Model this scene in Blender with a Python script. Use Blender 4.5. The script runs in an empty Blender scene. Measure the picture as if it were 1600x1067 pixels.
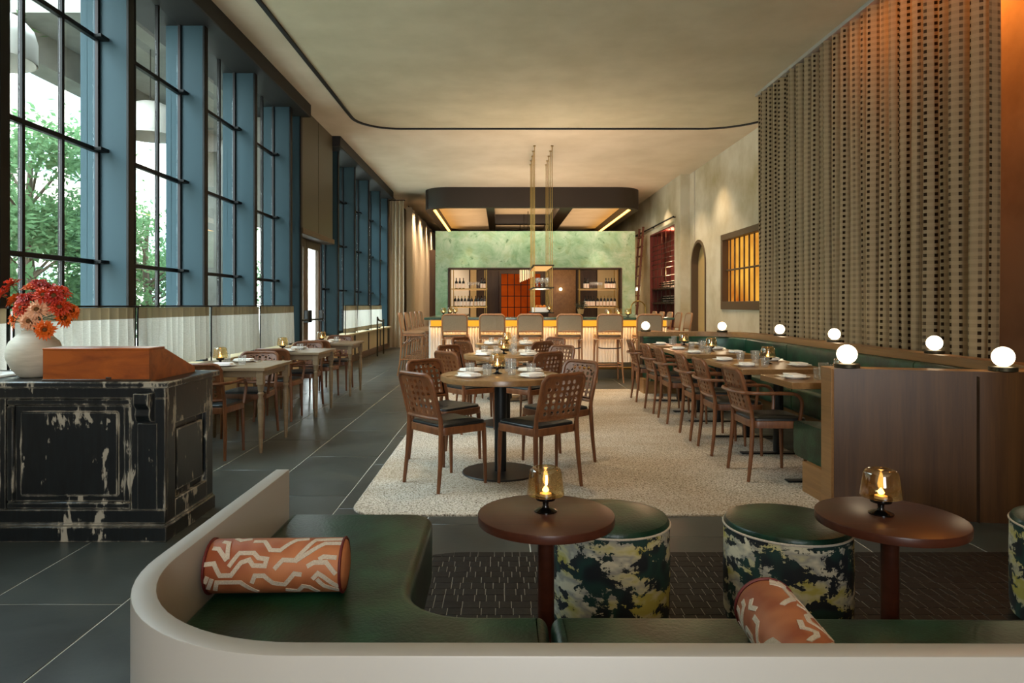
import bpy, bmesh, math, random
from mathutils import Vector, Matrix
from mathutils.geometry import tessellate_polygon
R = random.Random(7)
PI = math.pi
SC = bpy.context.scene
COL = SC.collection

# ------------------------------------------------------------------ camera, sky, exposure
H = 1.30
cam = bpy.data.objects.new('camera', bpy.data.cameras.new('camera'))
COL.objects.link(cam)
cam.location = (0, 0, H); cam.rotation_euler = (PI/2, 0, 0)
cam.data.sensor_width = 36; cam.data.lens = 24.0
cam.data.shift_x = 18/1600; cam.data.shift_y = -57.5/1600
cam.data.clip_end = 200; cam.data.clip_start = 0.05
SC.camera = cam
SC.view_settings.view_transform = 'Standard'; SC.view_settings.look = 'None'
SC.view_settings.exposure = 0.0; SC.view_settings.gamma = 1; SC.view_settings.use_curve_mapping = False
SC.cycles.use_denoising = True
SC.cycles.max_bounces = 8; SC.cycles.diffuse_bounces = 5; SC.cycles.glossy_bounces = 3
SC.cycles.transmission_bounces = 4; SC.cycles.transparent_max_bounces = 24
SC.cycles.caustics_reflective = False; SC.cycles.caustics_refractive = False
SC.cycles.sample_clamp_indirect = 6.0

def lin(h):
    h = h.lstrip('#'); o = []
    for i in (0, 2, 4):
        c = int(h[i:i+2], 16)/255
        o.append(c/12.92 if c <= .04045 else ((c+.055)/1.055)**2.4)
    return (o[0], o[1], o[2], 1)

SKY = 20.0
w = bpy.data.worlds.new('sky'); SC.world = w; w.use_nodes = True
nt = w.node_tree; nt.nodes.clear()
wo = nt.nodes.new('ShaderNodeOutputWorld'); bg = nt.nodes.new('ShaderNodeBackground')
tc = nt.nodes.new('ShaderNodeTexCoord'); sx = nt.nodes.new('ShaderNodeSeparateXYZ'); rp = nt.nodes.new('ShaderNodeValToRGB')
nt.links.new(tc.outputs['Generated'], sx.inputs[0]); nt.links.new(sx.outputs['Z'], rp.inputs[0])
rp.color_ramp.elements[0].position = 0.0; rp.color_ramp.elements[0].color = (1.0, .98, .94, 1)
rp.color_ramp.elements[1].position = .6; rp.color_ramp.elements[1].color = (.78, .90, 1.0, 1)
nt.links.new(rp.outputs[0], bg.inputs[0]); bg.inputs[1].default_value = SKY
nt.links.new(bg.outputs[0], wo.inputs[0])

def lamp(name, kind, loc, energy, color, rot=(0, 0, 0), size=.1, size_y=None, spot=None, blend=.6):
    d = bpy.data.lights.new(name, kind); d.energy = energy; d.color = color
    if kind == 'AREA':
        d.size = size
        if size_y: d.shape = 'RECTANGLE'; d.size_y = size_y
    elif kind in ('POINT', 'SPOT'): d.shadow_soft_size = size
    if spot: d.spot_size = spot; d.spot_blend = blend
    o = bpy.data.objects.new(name, d); COL.objects.link(o); o.location = loc; o.rotation_euler = rot
    return o
WARM = (1, .62, .30); AMB = (1, .42, .10)
# cove and bar strip belong to the place; other lamps here are added fill
lamp('cove_light', 'AREA', (4.55, 6.8, 4.6), 90, (1, .33, .05), (0, 0, 0), .25, 2.6)
lamp('canopy_fill', 'AREA', (.93, 23.6, 4.12), 110, (1, .66, .38), (PI, 0, 0), 5.2, 7.0)  # broad unseen panel added to light the canopy soffit evenly
lamp('bar_light', 'AREA', (.82, 11.97, .985), 22, (1, .5, .14), (-.35, 0, 0), 4.2, .06)
for x, y, e, tx in ((-.6, 8.0, 190, 0), (1.6, 8.2, 190, 0), (.3, 5.4, 150, 0), (-.9, 10.4, 330, .33), (.6, 10.4, 330, .33), (2.1, 10.4, 330, .33), (-1.6, 13.6, 200, 0), (3.4, 14.0, 260, 0), (3.9, 16.6, 260, 0), (4.2, 15.0, 200, 0), (4.0, 19.0, 260, 0)):
    lamp('spot_fill', 'SPOT', (x, y, 4.55), e, (1, .74, .48), (tx, 0, 0), .06, None, 1.7, .9)  # unseen spots added to lift dining area, bar front and right wall
for x, y, e in ((.9, 13.0, 330), (.9, 15.4, 330), (.9, 17.8, 330), (-1.6, -2.6, 540), (2.6, -2.6, 540)):
    lamp('bounce_fill', 'SPOT', (x, y, 1.5), e, (1, .76, .56), (PI, 0, 0), .1, None, 2.7, 1.0)  # added upward spots, fill bounced off the ceiling; no such fixtures
lamp('wall_fill', 'AREA', (1.05, 20.0, 4.25), 95, (1, .84, .66), (.55, 0, 0), 5.4, .12)  # unseen long lamp added to brighten the green wall evenly
for x in (-1.0, 3.0): lamp('shelf_fill', 'SPOT', (x, 20.3, 3.9), 120, (1, .8, .6), (.25, 0, 0), .05, None, .9, .8)  # unseen spots added to brighten the bottles and labels
# daylight portals in the glazed walls (they only guide the sky light)
def portal(loc, rot, sx_, sy_):
    o = lamp('window_portal', 'AREA', loc, 1, (1, 1, 1), rot, sx_, sy_); o.data.cycles.is_portal = True
portal((-3.72, 11.7, 2.7), (0, -PI/2, 0), 4.4, 17.4)

portal((.5, -5.1, 1.9), (PI/2, 0, 0), 2.0, 3.8)
# ------------------------------------------------------------------ mesh builder
class MB:
    def __init__(s): s.v = []; s.f = []; s.sm = []; s.uv = []
    def add(s, vs, fs, smooth=False, uv=None):
        b = len(s.v); s.v += [tuple(p) for p in vs]
        s.uv += uv if uv else [(0, 0)]*len(vs)
        for f in fs: s.f.append(tuple(b+i for i in f)); s.sm.append(smooth)
        return s
    def box(s, x0, x1, y0, y1, z0, z1):
        v = [(x, y, z) for z in (z0, z1) for y in (y0, y1) for x in (x0, x1)]
        return s.add(v, [(0, 2, 3, 1), (4, 5, 7, 6), (0, 1, 5, 4), (2, 6, 7, 3), (0, 4, 6, 2), (1, 3, 7, 5)])
    def bbox(s, x0, x1, y0, y1, z0, z1, b=.004):
        b = min(b, (x1-x0)*.45, (y1-y0)*.45, (z1-z0)*.45)
        lo = (x0, y0, z0); hi = (x1, y1, z1); V = {}; vs = []
        for c in range(8):
            sg = [(c >> k) & 1 for k in range(3)]
            for ax in range(3):
                p = []
                for k in range(3):
                    e = hi[k] if sg[k] else lo[k]
                    p.append(e if k == ax else e + (-b if sg[k] else b))
                V[(c, ax)] = len(vs); vs.append(p)
        fs = []
        for ax in range(3):
            o1, o2 = [k for k in range(3) if k != ax]
            for side in (0, 1):
                q = []
                for a, bb in ((0, 0), (1, 0), (1, 1), (0, 1)):
                    c = (side << ax) | (a << o1) | (bb << o2); q.append(V[(c, ax)])
                fs.append(tuple(q))
            for a in (0, 1):
                for bb in (0, 1):
                    c0 = (a << o1) | (bb << o2); c1 = c0 | (1 << ax)
                    fs.append((V[(c0, o1)], V[(c1, o1)], V[(c1, o2)], V[(c0, o2)]))
        for c in range(8): fs.append((V[(c, 0)], V[(c, 1)], V[(c, 2)]))
        return s.add(vs, fs)
    def tube(s, pts, r, n=8, closed=False, caps=True, flat=1.0):
        pts = [Vector(p) for p in pts]; m = len(pts)
        rs = r if isinstance(r, (list, tuple)) else [r]*m
        T = []
        for i in range(m):
            a = pts[i-1] if (i > 0 or closed) else pts[i]; b = pts[(i+1) % m] if (i < m-1 or closed) else pts[i]
            T.append((b-a).normalized())
        ref = Vector((0, 0, 1)) if abs(T[0].z) < .9 else Vector((1, 0, 0))
        N = (ref - T[0]*ref.dot(T[0])).normalized(); vs = []
        for i in range(m):
            N = (N - T[i]*N.dot(T[i])).normalized(); B = T[i].cross(N)
            for k in range(n):
                a = 2*PI*k/n; vs.append(pts[i] + N*(rs[i]*math.cos(a)) + B*(rs[i]*flat*math.sin(a)))
        fs = []
        for i in range(m if closed else m-1):
            j = (i+1) % m
            for k in range(n):
                l = (k+1) % n; fs.append((i*n+k, i*n+l, j*n+l, j*n+k))
        if caps and not closed: fs += [tuple(range(n-1, -1, -1)), tuple((m-1)*n+k for k in range(n))]
        return s.add(vs, fs, True)
    def lathe(s, prof, n=24, o=(0, 0, 0)):
        vs = []; fs = []
        for r, z in prof:
            for k in range(n):
                a = 2*PI*k/n; vs.append((o[0]+r*math.cos(a), o[1]+r*math.sin(a), o[2]+z))
        for i in range(len(prof)-1):
            for k in range(n):
                l = (k+1) % n; fs.append((i*n+k, i*n+l, (i+1)*n+l, (i+1)*n+k))
        if prof[0][0] > 1e-5: fs.append(tuple(range(n-1, -1, -1)))
        if prof[-1][0] > 1e-5: fs.append(tuple((len(prof)-1)*n+k for k in range(n)))
        return s.add(vs, fs, True)
    def openlathe(s, prof, n=24, o=(0, 0, 0), rib=0):
        vs = []; fs = []
        for r, z in prof:
            for k in range(n):
                a = 2*PI*k/n; q = r*(1+rib*(k % 2)); vs.append((o[0]+q*math.cos(a), o[1]+q*math.sin(a), o[2]+z))
        for i in range(len(prof)-1):
            for k in range(n):
                l = (k+1) % n; fs.append((i*n+k, i*n+l, (i+1)*n+l, (i+1)*n+k))
        return s.add(vs, fs, True)
    def prism(s, poly, z0, z1, smooth=False):
        n = len(poly)
        vs = [(x, y, z0) for x, y in poly]+[(x, y, z1) for x, y in poly]
        s.add(vs, [tuple(range(n-1, -1, -1)), tuple(range(n, 2*n))])
        return s.add(vs, [(i, (i+1) % n, n+(i+1) % n, n+i) for i in range(n)], smooth)
    def rprism(s, poly, z0, z1, b=.02, st=4, both=False, dome=0):
        n = len(poly); rings = []
        prof = []
        if both: prof += [(b*(1-math.sin(t)), z0+b*(1-math.cos(t))) for t in [PI/2*k/st for k in range(st)]]
        else: prof += [(0, z0)]
        prof += [(b*(1-math.cos(t)), z1-b+b*math.sin(t)) for t in [PI/2*k/st for k in range(st+1)]]
        if dome: prof += [(b+.03, z1+dome*.5), (b+.09, z1+dome)]
        vs = []
        for off, z in prof:
            vs += [(x, y, z) for x, y in offset(poly, off)]
        fs = []
        for i in range(len(prof)-1):
            for k in range(n):
                l = (k+1) % n; fs.append((i*n+k, i*n+l, (i+1)*n+l, (i+1)*n+k))
        s.add(vs, fs, True); b0 = len(s.v)-len(vs)
        for base, flip in ((0, True), ((len(prof)-1)*n, False)):
            for tri in tessellate_polygon([[Vector((*vs[base+k][:2], 0)) for k in range(n)]]):
                s.f.append(tuple(b0+base+i for i in (tri[::-1] if flip else tri))); s.sm.append(False)
        return s
    def sweep(s, path, prof, nor0=None):
        # path: 2-D points, prof: closed list of (offset to the left, z)
        n = len(path); m = len(prof); vs = []
        nor = []
        for i in range(n):
            a = Vector(path[max(i-1, 0)]); b = Vector(path[min(i+1, n-1)]); d = (b-a).normalized()
            nor.append(Vector((-d.y, d.x)))
        if nor0:
            q0 = Vector(nor0); nor[0] = q0/q0.dot(nor[0])
        L = 0; uv = []
        for i in range(n):
            if i: L += (Vector(path[i])-Vector(path[i-1])).length
            for off, z in prof:
                p = Vector(path[i])+nor[i]*off; vs.append((p.x, p.y, z)); uv.append((L, z))
        fs = []
        for i in range(n-1):
            for k in range(m):
                l = (k+1) % m; fs.append((i*m+k, (i+1)*m+k, (i+1)*m+l, i*m+l))
        s.add(vs, fs, False, uv)
        return s.add(vs, [tuple(range(m)), tuple((n-1)*m+k for k in range(m-1, -1, -1))], False, uv)
    def xf(s, M, start=0):
        for i in range(start, len(s.v)): s.v[i] = tuple(M @ Vector(s.v[i]))
        return s
    def mesh(s, name, uv=False):
        me = bpy.data.meshes.new(name); me.from_pydata(s.v, [], s.f)
        bm = bmesh.new(); bm.from_mesh(me)
        if not uv: bmesh.ops.remove_doubles(bm, verts=bm.verts, dist=1e-6)
        bmesh.ops.recalc_face_normals(bm, faces=bm.faces)
        bm.to_mesh(me); bm.free()
        if uv and len(me.polygons) == len(s.f):
            ul = me.uv_layers.new(name='UVMap')
            for lp in me.loops: ul.data[lp.index].uv = s.uv[lp.vertex_index]
        if len(me.polygons) == len(s.f): me.polygons.foreach_set('use_smooth', s.sm)
        else: me.polygons.foreach_set('use_smooth', [True]*len(me.polygons))
        me.set_sharp_from_angle(angle=math.radians(42))
        return me

def offset(poly, d):
    if abs(d) < 1e-9: return list(poly)
    n = len(poly); out = []
    for i in range(n):
        p = Vector(poly[i]); a = Vector(poly[i-1]); b = Vector(poly[(i+1) % n])
        d1 = (p-a).normalized(); d2 = (b-p).normalized()
        n1 = Vector((-d1.y, d1.x)); n2 = Vector((-d2.y, d2.x)); m = n1+n2
        if m.length < 1e-6: m = n1
        else: m = m/max(.35, (m.dot(n1)))
        out.append(tuple(p+m*d))
    return out
def rpoly(pts, n=8, closed=True):
    # points (x, y, radius) rounded with arcs
    out = []; N = len(pts)
    for i in range(N):
        x, y, r = pts[i]; p = Vector((x, y))
        if r <= 0 or (not closed and i in (0, N-1)): out.append((x, y)); continue
        a = Vector(pts[i-1][:2]); b = Vector(pts[(i+1) % N][:2])
        u = (a-p).normalized(); v = (b-p).normalized(); ang = u.angle(v)
        t = min(r/math.tan(ang/2), (a-p).length*.5, (b-p).length*.5); rr = t*math.tan(ang/2)
        c = p+(u+v).normalized()*(rr/math.sin(ang/2)); s0 = p+u*t-c; s1 = p+v*t-c
        a0 = math.atan2(s0.y, s0.x); da = math.atan2(s1.y, s1.x)-a0
        while da > PI: da -= 2*PI
        while da < -PI: da += 2*PI
        for k in range(n+1):
            q = a0+da*k/n; out.append((c.x+rr*math.cos(q), c.y+rr*math.sin(q)))
    return out
def circ(cx, cy, r, n=32): return [(cx+r*math.cos(2*PI*k/n), cy+r*math.sin(2*PI*k/n)) for k in range(n)]
def smoothpath(pts, n=6):
    pts = [Vector(p) for p in pts]; out = []
    for i in range(len(pts)-1):
        p0 = pts[max(i-1, 0)]; p1 = pts[i]; p2 = pts[i+1]; p3 = pts[min(i+2, len(pts)-1)]
        for k in range(n):
            t = k/n
            out.append(.5*((2*p1)+(p2-p0)*t+(2*p0-5*p1+4*p2-p3)*t*t+(3*p1-p0-3*p2+p3)*t**3))
    out.append(pts[-1]); return out

KIDS = {}
def obj(name, mb, mat=None, parent=None, loc=None, kind=None, uv=False, rot=None):
    me = mb.mesh(name, uv) if isinstance(mb, MB) else mb
    o = bpy.data.objects.new(name, me); COL.objects.link(o)
    if mat is not None and not me.materials: me.materials.append(mat)
    if parent: o.parent = parent; KIDS.setdefault(parent.name, []).append(o)
    if loc: o.location = loc
    if rot: o.rotation_euler = rot
    if kind: o['kind'] = kind
    return o
def struct(name, mb, mat, uv=False): return obj(name, mb, mat, None, None, 'structure', uv)
def tag(o, label, cat, group=None):
    o['label'] = label; o['category'] = cat
    if group: o['group'] = group
    return o
def thing(name, label, cat, loc=(0, 0, 0), rz=0, group=None):
    o = bpy.data.objects.new(name, None); COL.objects.link(o); o.empty_display_size = .1
    o.location = loc; o.rotation_euler = (0, 0, rz)
    return tag(o, label, cat, group)
def dup(o, parent=None):
    c = o.copy(); COL.objects.link(c); c.parent = parent
    if parent: KIDS.setdefault(parent.name, []).append(c)
    for ch in list(KIDS.get(o.name, ())): dup(ch, c)
    return c
PROTO = {}
def put(key, maker, loc, rz, label, group=None):
    if key not in PROTO: PROTO[key] = maker(); o = PROTO[key]
    else: o = dup(PROTO[key])
    o.location = loc; o.rotation_euler = (0, 0, rz); o['label'] = label
    if group: o['group'] = group
    return o

OR = ['first', 'second', 'third', 'fourth', 'fifth', 'sixth', 'seventh', 'eighth', 'ninth', 'tenth', 'eleventh', 'twelfth']
# ------------------------------------------------------------------ materials
def newmat(name):
    m = bpy.data.materials.new(name); m.use_nodes = True; t = m.node_tree
    return m, t, t.nodes['Principled BSDF'], t.nodes['Material Output']
def coords(t, scale=(1, 1, 1), kind='Object', rot=(0, 0, 0)):
    c = t.nodes.new('ShaderNodeTexCoord'); mp = t.nodes.new('ShaderNodeMapping')
    mp.inputs['Scale'].default_value = scale; mp.inputs['Rotation'].default_value = rot
    t.links.new(c.outputs[kind], mp.inputs[0]); return mp.outputs[0]
def noise(t, vec, scale, detail=4, rough=.55, dist=0):
    n = t.nodes.new('ShaderNodeTexNoise'); n.inputs['Scale'].default_value = scale; n.inputs['Detail'].default_value = detail
    n.inputs['Roughness'].default_value = rough; n.inputs['Distortion'].default_value = dist
    t.links.new(vec, n.inputs['Vector']); return n.outputs['Fac']
def ramp(t, fac, stops, interp='LINEAR'):
    r = t.nodes.new('ShaderNodeValToRGB'); cr = r.color_ramp; cr.interpolation = interp
    while len(cr.elements) < len(stops): cr.elements.new(.5)
    for e, (p, c) in zip(cr.elements, stops): e.position = p; e.color = c if len(c) == 4 else (*c, 1)
    t.links.new(fac, r.inputs[0]); return r.outputs[0]
def math_(t, op, a, b=None, c=None):
    n = t.nodes.new('ShaderNodeMath'); n.operation = op
    for i, x in enumerate((a, b, c)):
        if x is None: continue
        if isinstance(x, (int, float)): n.inputs[i].default_value = x
        else: t.links.new(x, n.inputs[i])
    return n.outputs[0]
def mixc(t, fac, a, b):
    n = t.nodes.new('ShaderNodeMix'); n.data_type = 'RGBA'
    for sock, x in ((n.inputs[0], fac), (n.inputs[6], a), (n.inputs[7], b)):
        if isinstance(x, (int, float)): sock.default_value = x
        elif isinstance(x, tuple): sock.default_value = x
        else: t.links.new(x, sock)
    return n.outputs[2]
def bump(t, bs, h, strength=.3, dist=.01):
    b = t.nodes.new('ShaderNodeBump'); b.inputs['Strength'].default_value = strength; b.inputs['Distance'].default_value = dist
    t.links.new(h, b.inputs['Height']); t.links.new(b.outputs[0], bs.inputs['Normal'])
G = lambda v: (v, v, v, 1)
def plain(name, c, rough=.5, metal=0, c2=None, ns=6, bs_=0, bscale=60, scale=(1, 1, 1), lo=.35, hi=.65, detail=4, kind='Object', spec=None):
    m, t, b, o = newmat(name); b.inputs['Base Color'].default_value = lin(c); b.inputs['Roughness'].default_value = rough
    b.inputs['Metallic'].default_value = metal
    if spec is not None: b.inputs['Specular IOR Level'].default_value = spec
    v = coords(t, scale, kind)
    if c2: t.links.new(ramp(t, noise(t, v, ns, detail), [(lo, lin(c)), (hi, lin(c2))]), b.inputs['Base Color'])
    if bs_: bump(t, b, noise(t, v, bscale, 3), bs_, .004)
    return m
def wood(name, c1, c2, rough=.4, axis=2, sc=14, stretch=.06, ring=0):
    m, t, b, o = newmat(name); s = [1, 1, 1]; s[axis] = stretch
    v = coords(t, tuple(s)); n1 = noise(t, v, sc, 5, .6, .6); n2 = noise(t, v, sc*7, 2, .5)
    f = math_(t, 'ADD', math_(t, 'MULTIPLY', n1, .7), math_(t, 'MULTIPLY', n2, .3))
    t.links.new(ramp(t, f, [(.34, lin(c1)), (.66, lin(c2))]), b.inputs['Base Color'])
    b.inputs['Roughness'].default_value = rough; bump(t, b, f, .12, .002)
    return m
def emit(name, c, s):
    m, t, b, o = newmat(name); t.nodes.remove(b); e = t.nodes.new('ShaderNodeEmission')
    e.inputs[0].default_value = c if len(c) == 4 else (*c, 1); e.inputs[1].default_value = s
    t.links.new(e.outputs[0], o.inputs[0]); return m
def glass(name, tint=(1, 1, 1, 1), rough=.02, f0=1.45, extra=0.0):
    m, t, b, o = newmat(name); t.nodes.remove(b)
    tr = t.nodes.new('ShaderNodeBsdfTransparent'); tr.inputs[0].default_value = tint
    gl = t.nodes.new('ShaderNodeBsdfGlossy'); gl.inputs['Roughness'].default_value = rough
    lw = t.nodes.new('ShaderNodeLayerWeight'); lw.inputs[0].default_value = .5
    k0 = ((f0-1)/(f0+1))**2
    sch = math_(t, 'ADD', math_(t, 'MULTIPLY', math_(t, 'POWER', lw.outputs['Facing'], 5), 1-k0), k0+extra)
    mx = t.nodes.new('ShaderNodeMixShader')
    t.links.new(sch, mx.inputs[0]); t.links.new(tr.outputs[0], mx.inputs[1]); t.links.new(gl.outputs[0], mx.inputs[2])
    t.links.new(mx.outputs[0], o.inputs[0]); return m
def cloth(name, c, c2=None, trans=.4, band=None, bandcol=None, sheer=0):
    m, t, b, o = newmat(name); b.inputs['Base Color'].default_value = lin(c); b.inputs['Roughness'].default_value = .9
    b.inputs['Specular IOR Level'].default_value = .1
    col = None
    v = coords(t, (60, 60, 260)); n = noise(t, v, 1, 2)
    col = ramp(t, n, [(.3, lin(c)), (.7, lin(c2 or c))])
    if band is not None:
        u = t.nodes.new('ShaderNodeUVMap'); sp = t.nodes.new('ShaderNodeSeparateXYZ'); t.links.new(u.outputs[0], sp.inputs[0])
        mk = 0
        for k, (a0, a1) in enumerate(band):
            g = math_(t, 'MULTIPLY', math_(t, 'GREATER_THAN', sp.outputs[1], a0), math_(t, 'LESS_THAN', sp.outputs[1], a1))
            mk = g if k == 0 else math_(t, 'ADD', mk, g)
        col = mixc(t, mk, col, lin(bandcol))
    t.links.new(col, b.inputs['Base Color'])
    tl = t.nodes.new('ShaderNodeBsdfTranslucent'); t.links.new(col, tl.inputs[0])
    mx = t.nodes.new('ShaderNodeMixShader'); mx.inputs[0].default_value = trans
    t.links.new(b.outputs[0], mx.inputs[1]); t.links.new(tl.outputs[0], mx.inputs[2])
    last = mx
    if sheer:
        tp = t.nodes.new('ShaderNodeBsdfTransparent'); m2 = t.nodes.new('ShaderNodeMixShader'); m2.inputs[0].default_value = sheer
        t.links.new(mx.outputs[0], m2.inputs[1]); t.links.new(tp.outputs[0], m2.inputs[2]); last = m2
    t.links.new(last.outputs[0], o.inputs[0]); return m

M = {}
M['chair'] = wood('chair_wood', '#56321C', '#80502E', .38, 2, 16, .12)
M['oak'] = wood('oak_wood', '#7B5A36', '#98734A', .28, 1, 9, .06)
M['ledge'] = wood('ledge_wood', '#7A5834', '#9A7145', .38, 1, 10, .05)
M['panel'] = wood('panel_wood', '#412812', '#5A3C1D', .42, 2, 12, .05)
M['greywood'] = wood('grey_oak_wood', '#6B5A43', '#877356', .45, 0, 10, .08)
M['cocktail'] = wood('wenge_wood', '#351910', '#4C281A', .32, 0, 8, .08)
M['cocktail'].node_tree.nodes['Principled BSDF'].inputs['Specular IOR Level'].default_value = .28
M['stool'] = wood('stool_wood', '#83593A', '#AA7A50', .42, 2, 14, .12)
M['darkwood'] = wood('dark_wood', '#2E1D12', '#43301D', .45, 2, 10, .08)
M['ladder'] = wood('ladder_wood', '#54291A', '#70391F', .45, 2, 10, .08)
M['boxwood'] = None
M['blackmetal'] = plain('black_metal', '#141718', .45, .3)
M['ironframe'] = plain('iron_frame', '#070909', .5, 0, spec=.2)
M['brass'] = plain('brass', '#A98A4C', .3, 1.0)
M['olddark'] = plain('bronze_plate', '#3A3526', .45, .7)
M['leather'] = plain('green_leather', '#0B271B', .30, 0, '#22523B', 6, .3, 90, lo=.42, hi=.78, detail=10)
M['leather'].node_tree.nodes['Principled BSDF'].inputs['Specular IOR Level'].default_value = .32
M['blackleather'] = plain('black_leather', '#101415', .38, 0, '#191F20', 8, .15, 150)
M['white'] = plain('white_laminate', '#A5A29B', .4)
M['porcelain'] = plain('porcelain', '#E9E7E2', .2)
M['linen'] = plain('napkin_linen', '#EDEBE6', .85, bs_=.2, bscale=300)
M['slate'] = None
M['ceil'] = plain('ceiling_plaster', '#DDD0BA', .9, 0, '#D2C4AC', 1.2, .1, 30)
M['ceilpanel'] = plain('ceiling_panel_plaster', '#CBC3A8', .9, 0, '#BFB79B', 1.5, .1, 30)
M['rightplaster'] = plain('limewash_plaster', '#D6D0BC', .9, 0, '#B0A37F', .9, .15, 25, lo=.42, hi=.72, detail=6)
M['greenplaster'] = plain('green_plaster', '#9CB89A', .75)
M['fin'] = plain('blue_grey_paint', '#2B3F46', .6, spec=.15)
M['darkpanel'] = plain('dark_green_panel', '#4A4636', .45)
M['valance'] = plain('valance_dark', '#12110F', .6)
M['cream'] = plain('cream_paint', '#C9B58C', .6)
M['baseboard'] = wood('baseboard_wood', '#4A3220', '#5E412A', .5, 1, 10, .05)
M['brownpaint'] = plain('brown_frame_paint', '#5B4732', .5)
M['tan'] = plain('tan_paint', '#C7A972', .6)
M['grout'] = plain('grout', '#B9BBB2', .9)
M['concrete'] = plain('concrete', '#75756F', .85, 0, '#62625C', 2, .2, 30)
M['pavement'] = plain('pavement', '#B5B0A6', .9, 0, '#A39E95', 1.5)
M['fabric'] = plain('stool_fabric', '#8F7C65', .9, 0, '#B39E82', 160, .4, 300, lo=.3, hi=.7)
M['seatfabric'] = plain('stool_seat_leather', '#7D6246', .5, 0, '#8C6F50', 10)
M['amberglass'] = glass('amber_glass', (.90, .82, .58, 1), .06, 1.5, .13)
def _amber():
    t = M['amberglass'].node_tree; o = t.nodes['Material Output']; old = o.inputs[0].links[0].from_socket
    d = t.nodes.new('ShaderNodeBsdfTranslucent'); d.inputs[0].default_value = (.85, .50, .15, 1); mx = t.nodes.new('ShaderNodeMixShader'); mx.inputs[0].default_value = .07
    t.links.new(old, mx.inputs[1]); t.links.new(d.outputs[0], mx.inputs[2]); t.links.new(mx.outputs[0], o.inputs[0])
_amber()
M['smokeglass'] = plain('smoked_glass', '#0B0908', .08)
def milky(m, c, f):
    t = m.node_tree; o = t.nodes['Material Output']; old = o.inputs[0].links[0].from_socket
    d = t.nodes.new('ShaderNodeBsdfTranslucent'); d.inputs[0].default_value = c; e = t.nodes.new('ShaderNodeBsdfDiffuse'); e.inputs[0].default_value = c
    a = t.nodes.new('ShaderNodeMixShader'); a.inputs[0].default_value = .5; t.links.new(d.outputs[0], a.inputs[1]); t.links.new(e.outputs[0], a.inputs[2])
    mx = t.nodes.new('ShaderNodeMixShader'); mx.inputs[0].default_value = f
    t.links.new(old, mx.inputs[1]); t.links.new(a.outputs[0], mx.inputs[2]); t.links.new(mx.outputs[0], o.inputs[0]); return m
M['clear'] = milky(glass('clear_glass', (.98, .99, .99, 1), .04, 1.45, .02), (.9, .9, .88, 1), .09)
M['pane'] = glass('window_glass', (.90, .95, .94, 1), .01, 1.3, 0)
M['globe'] = emit('globe_light', (1, .78, .50), 11)
M['flame'] = emit('candle_flame', (1, .48, .12), 14)
M['wax'] = plain('candle_wax', '#E8C79A', .5)
M['strip'] = emit('strip_light', (1, .48, .10), 6)
M['softstrip'] = emit('soft_strip_light', (1, .5, .17), 1.1)
M['barstrip'] = emit('bar_strip_light', (1, .38, .03), 1.3)
M['label'] = plain('bottle_label', '#EBD6C2', .7)
M['bottle'] = plain('bottle_glass', '#0A0E0C', .12)
M['foil'] = plain('bottle_foil', '#B89A5A', .35, .6)
M['marble'] = plain('green_marble', '#2F4A40', .2, 0, '#6E8A7E', 5, lo=.5, hi=.8, detail=8)
M['flute'] = plain('fluted_white', '#F0E9DE', .5)
M['orange'] = plain('orange_fruit', '#D07A1E', .5, bs_=.2, bscale=200)
M['leafdark'] = plain('dark_leaf', '#1E2A17', .6)
M['bark'] = plain('bark', '#4A3D30', .9)
M['stem'] = plain('flower_stem', '#3C4A26', .6)
M['rubber'] = plain('piping_red', '#5E1712', .6)
M['wine_red'] = plain('dark_red_interior', '#5E1E14', .7)

def mk_slate():
    m, t, b, o = newmat('slate_tile'); v = coords(t, (1, 1, 1), 'Generated')
    geo = t.nodes.new('ShaderNodeNewGeometry'); oi = t.nodes.new('ShaderNodeObjectInfo')
    mp = t.nodes.new('ShaderNodeMapping'); t.links.new(geo.outputs['Position'], mp.inputs[0])
    n1 = noise(t, mp.outputs[0], 2.2, 7, .62, .4); n2 = noise(t, mp.outputs[0], 28, 3)
    c = ramp(t, n1, [(.3, lin('#272B29')), (.55, lin('#373D3A')), (.75, lin('#45473F'))])
    c = mixc(t, math_(t, 'MULTIPLY', n2, .25), c, lin('#54554E'))
    hs = t.nodes.new('ShaderNodeHueSaturation'); t.links.new(c, hs.inputs['Color'])
    t.links.new(math_(t, 'ADD', math_(t, 'MULTIPLY', oi.outputs['Random'], .3), .85), hs.inputs['Value'])
    t.links.new(hs.outputs[0], b.inputs['Base Color'])
    t.links.new(math_(t, 'ADD', math_(t, 'MULTIPLY', n1, .25), .22), b.inputs['Roughness'])
    bump(t, b, n2, .12, .003); return m
M['slate'] = mk_slate()
def mk_green():
    m, t, b, o = newmat('mottled_green_plaster'); v = coords(t)
    n1 = noise(t, v, 1.6, 10, .72, .8); n2 = noise(t, v, 4.5, 6, .7, .5); n3 = noise(t, coords(t, (1, 1, 1), rot=(0, 0, 1.0)), 2.4, 4, .6)
    c = ramp(t, n1, [(.33, lin('#6F9670')), (.5, lin('#95B493')), (.66, lin('#B4C6AC'))])
    c = mixc(t, ramp(t, n3, [(.5, G(0)), (.72, G(.7))]), c, lin('#8FA070'))
    c = mixc(t, ramp(t, n2, [(.60, G(0)), (.70, G(.85))]), c, lin('#375F33'))
    t.links.new(c, b.inputs['Base Color']); b.inputs['Roughness'].default_value = .75; bump(t, b, n2, .15, .004); return m
M['greenplaster'] = mk_green()
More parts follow.
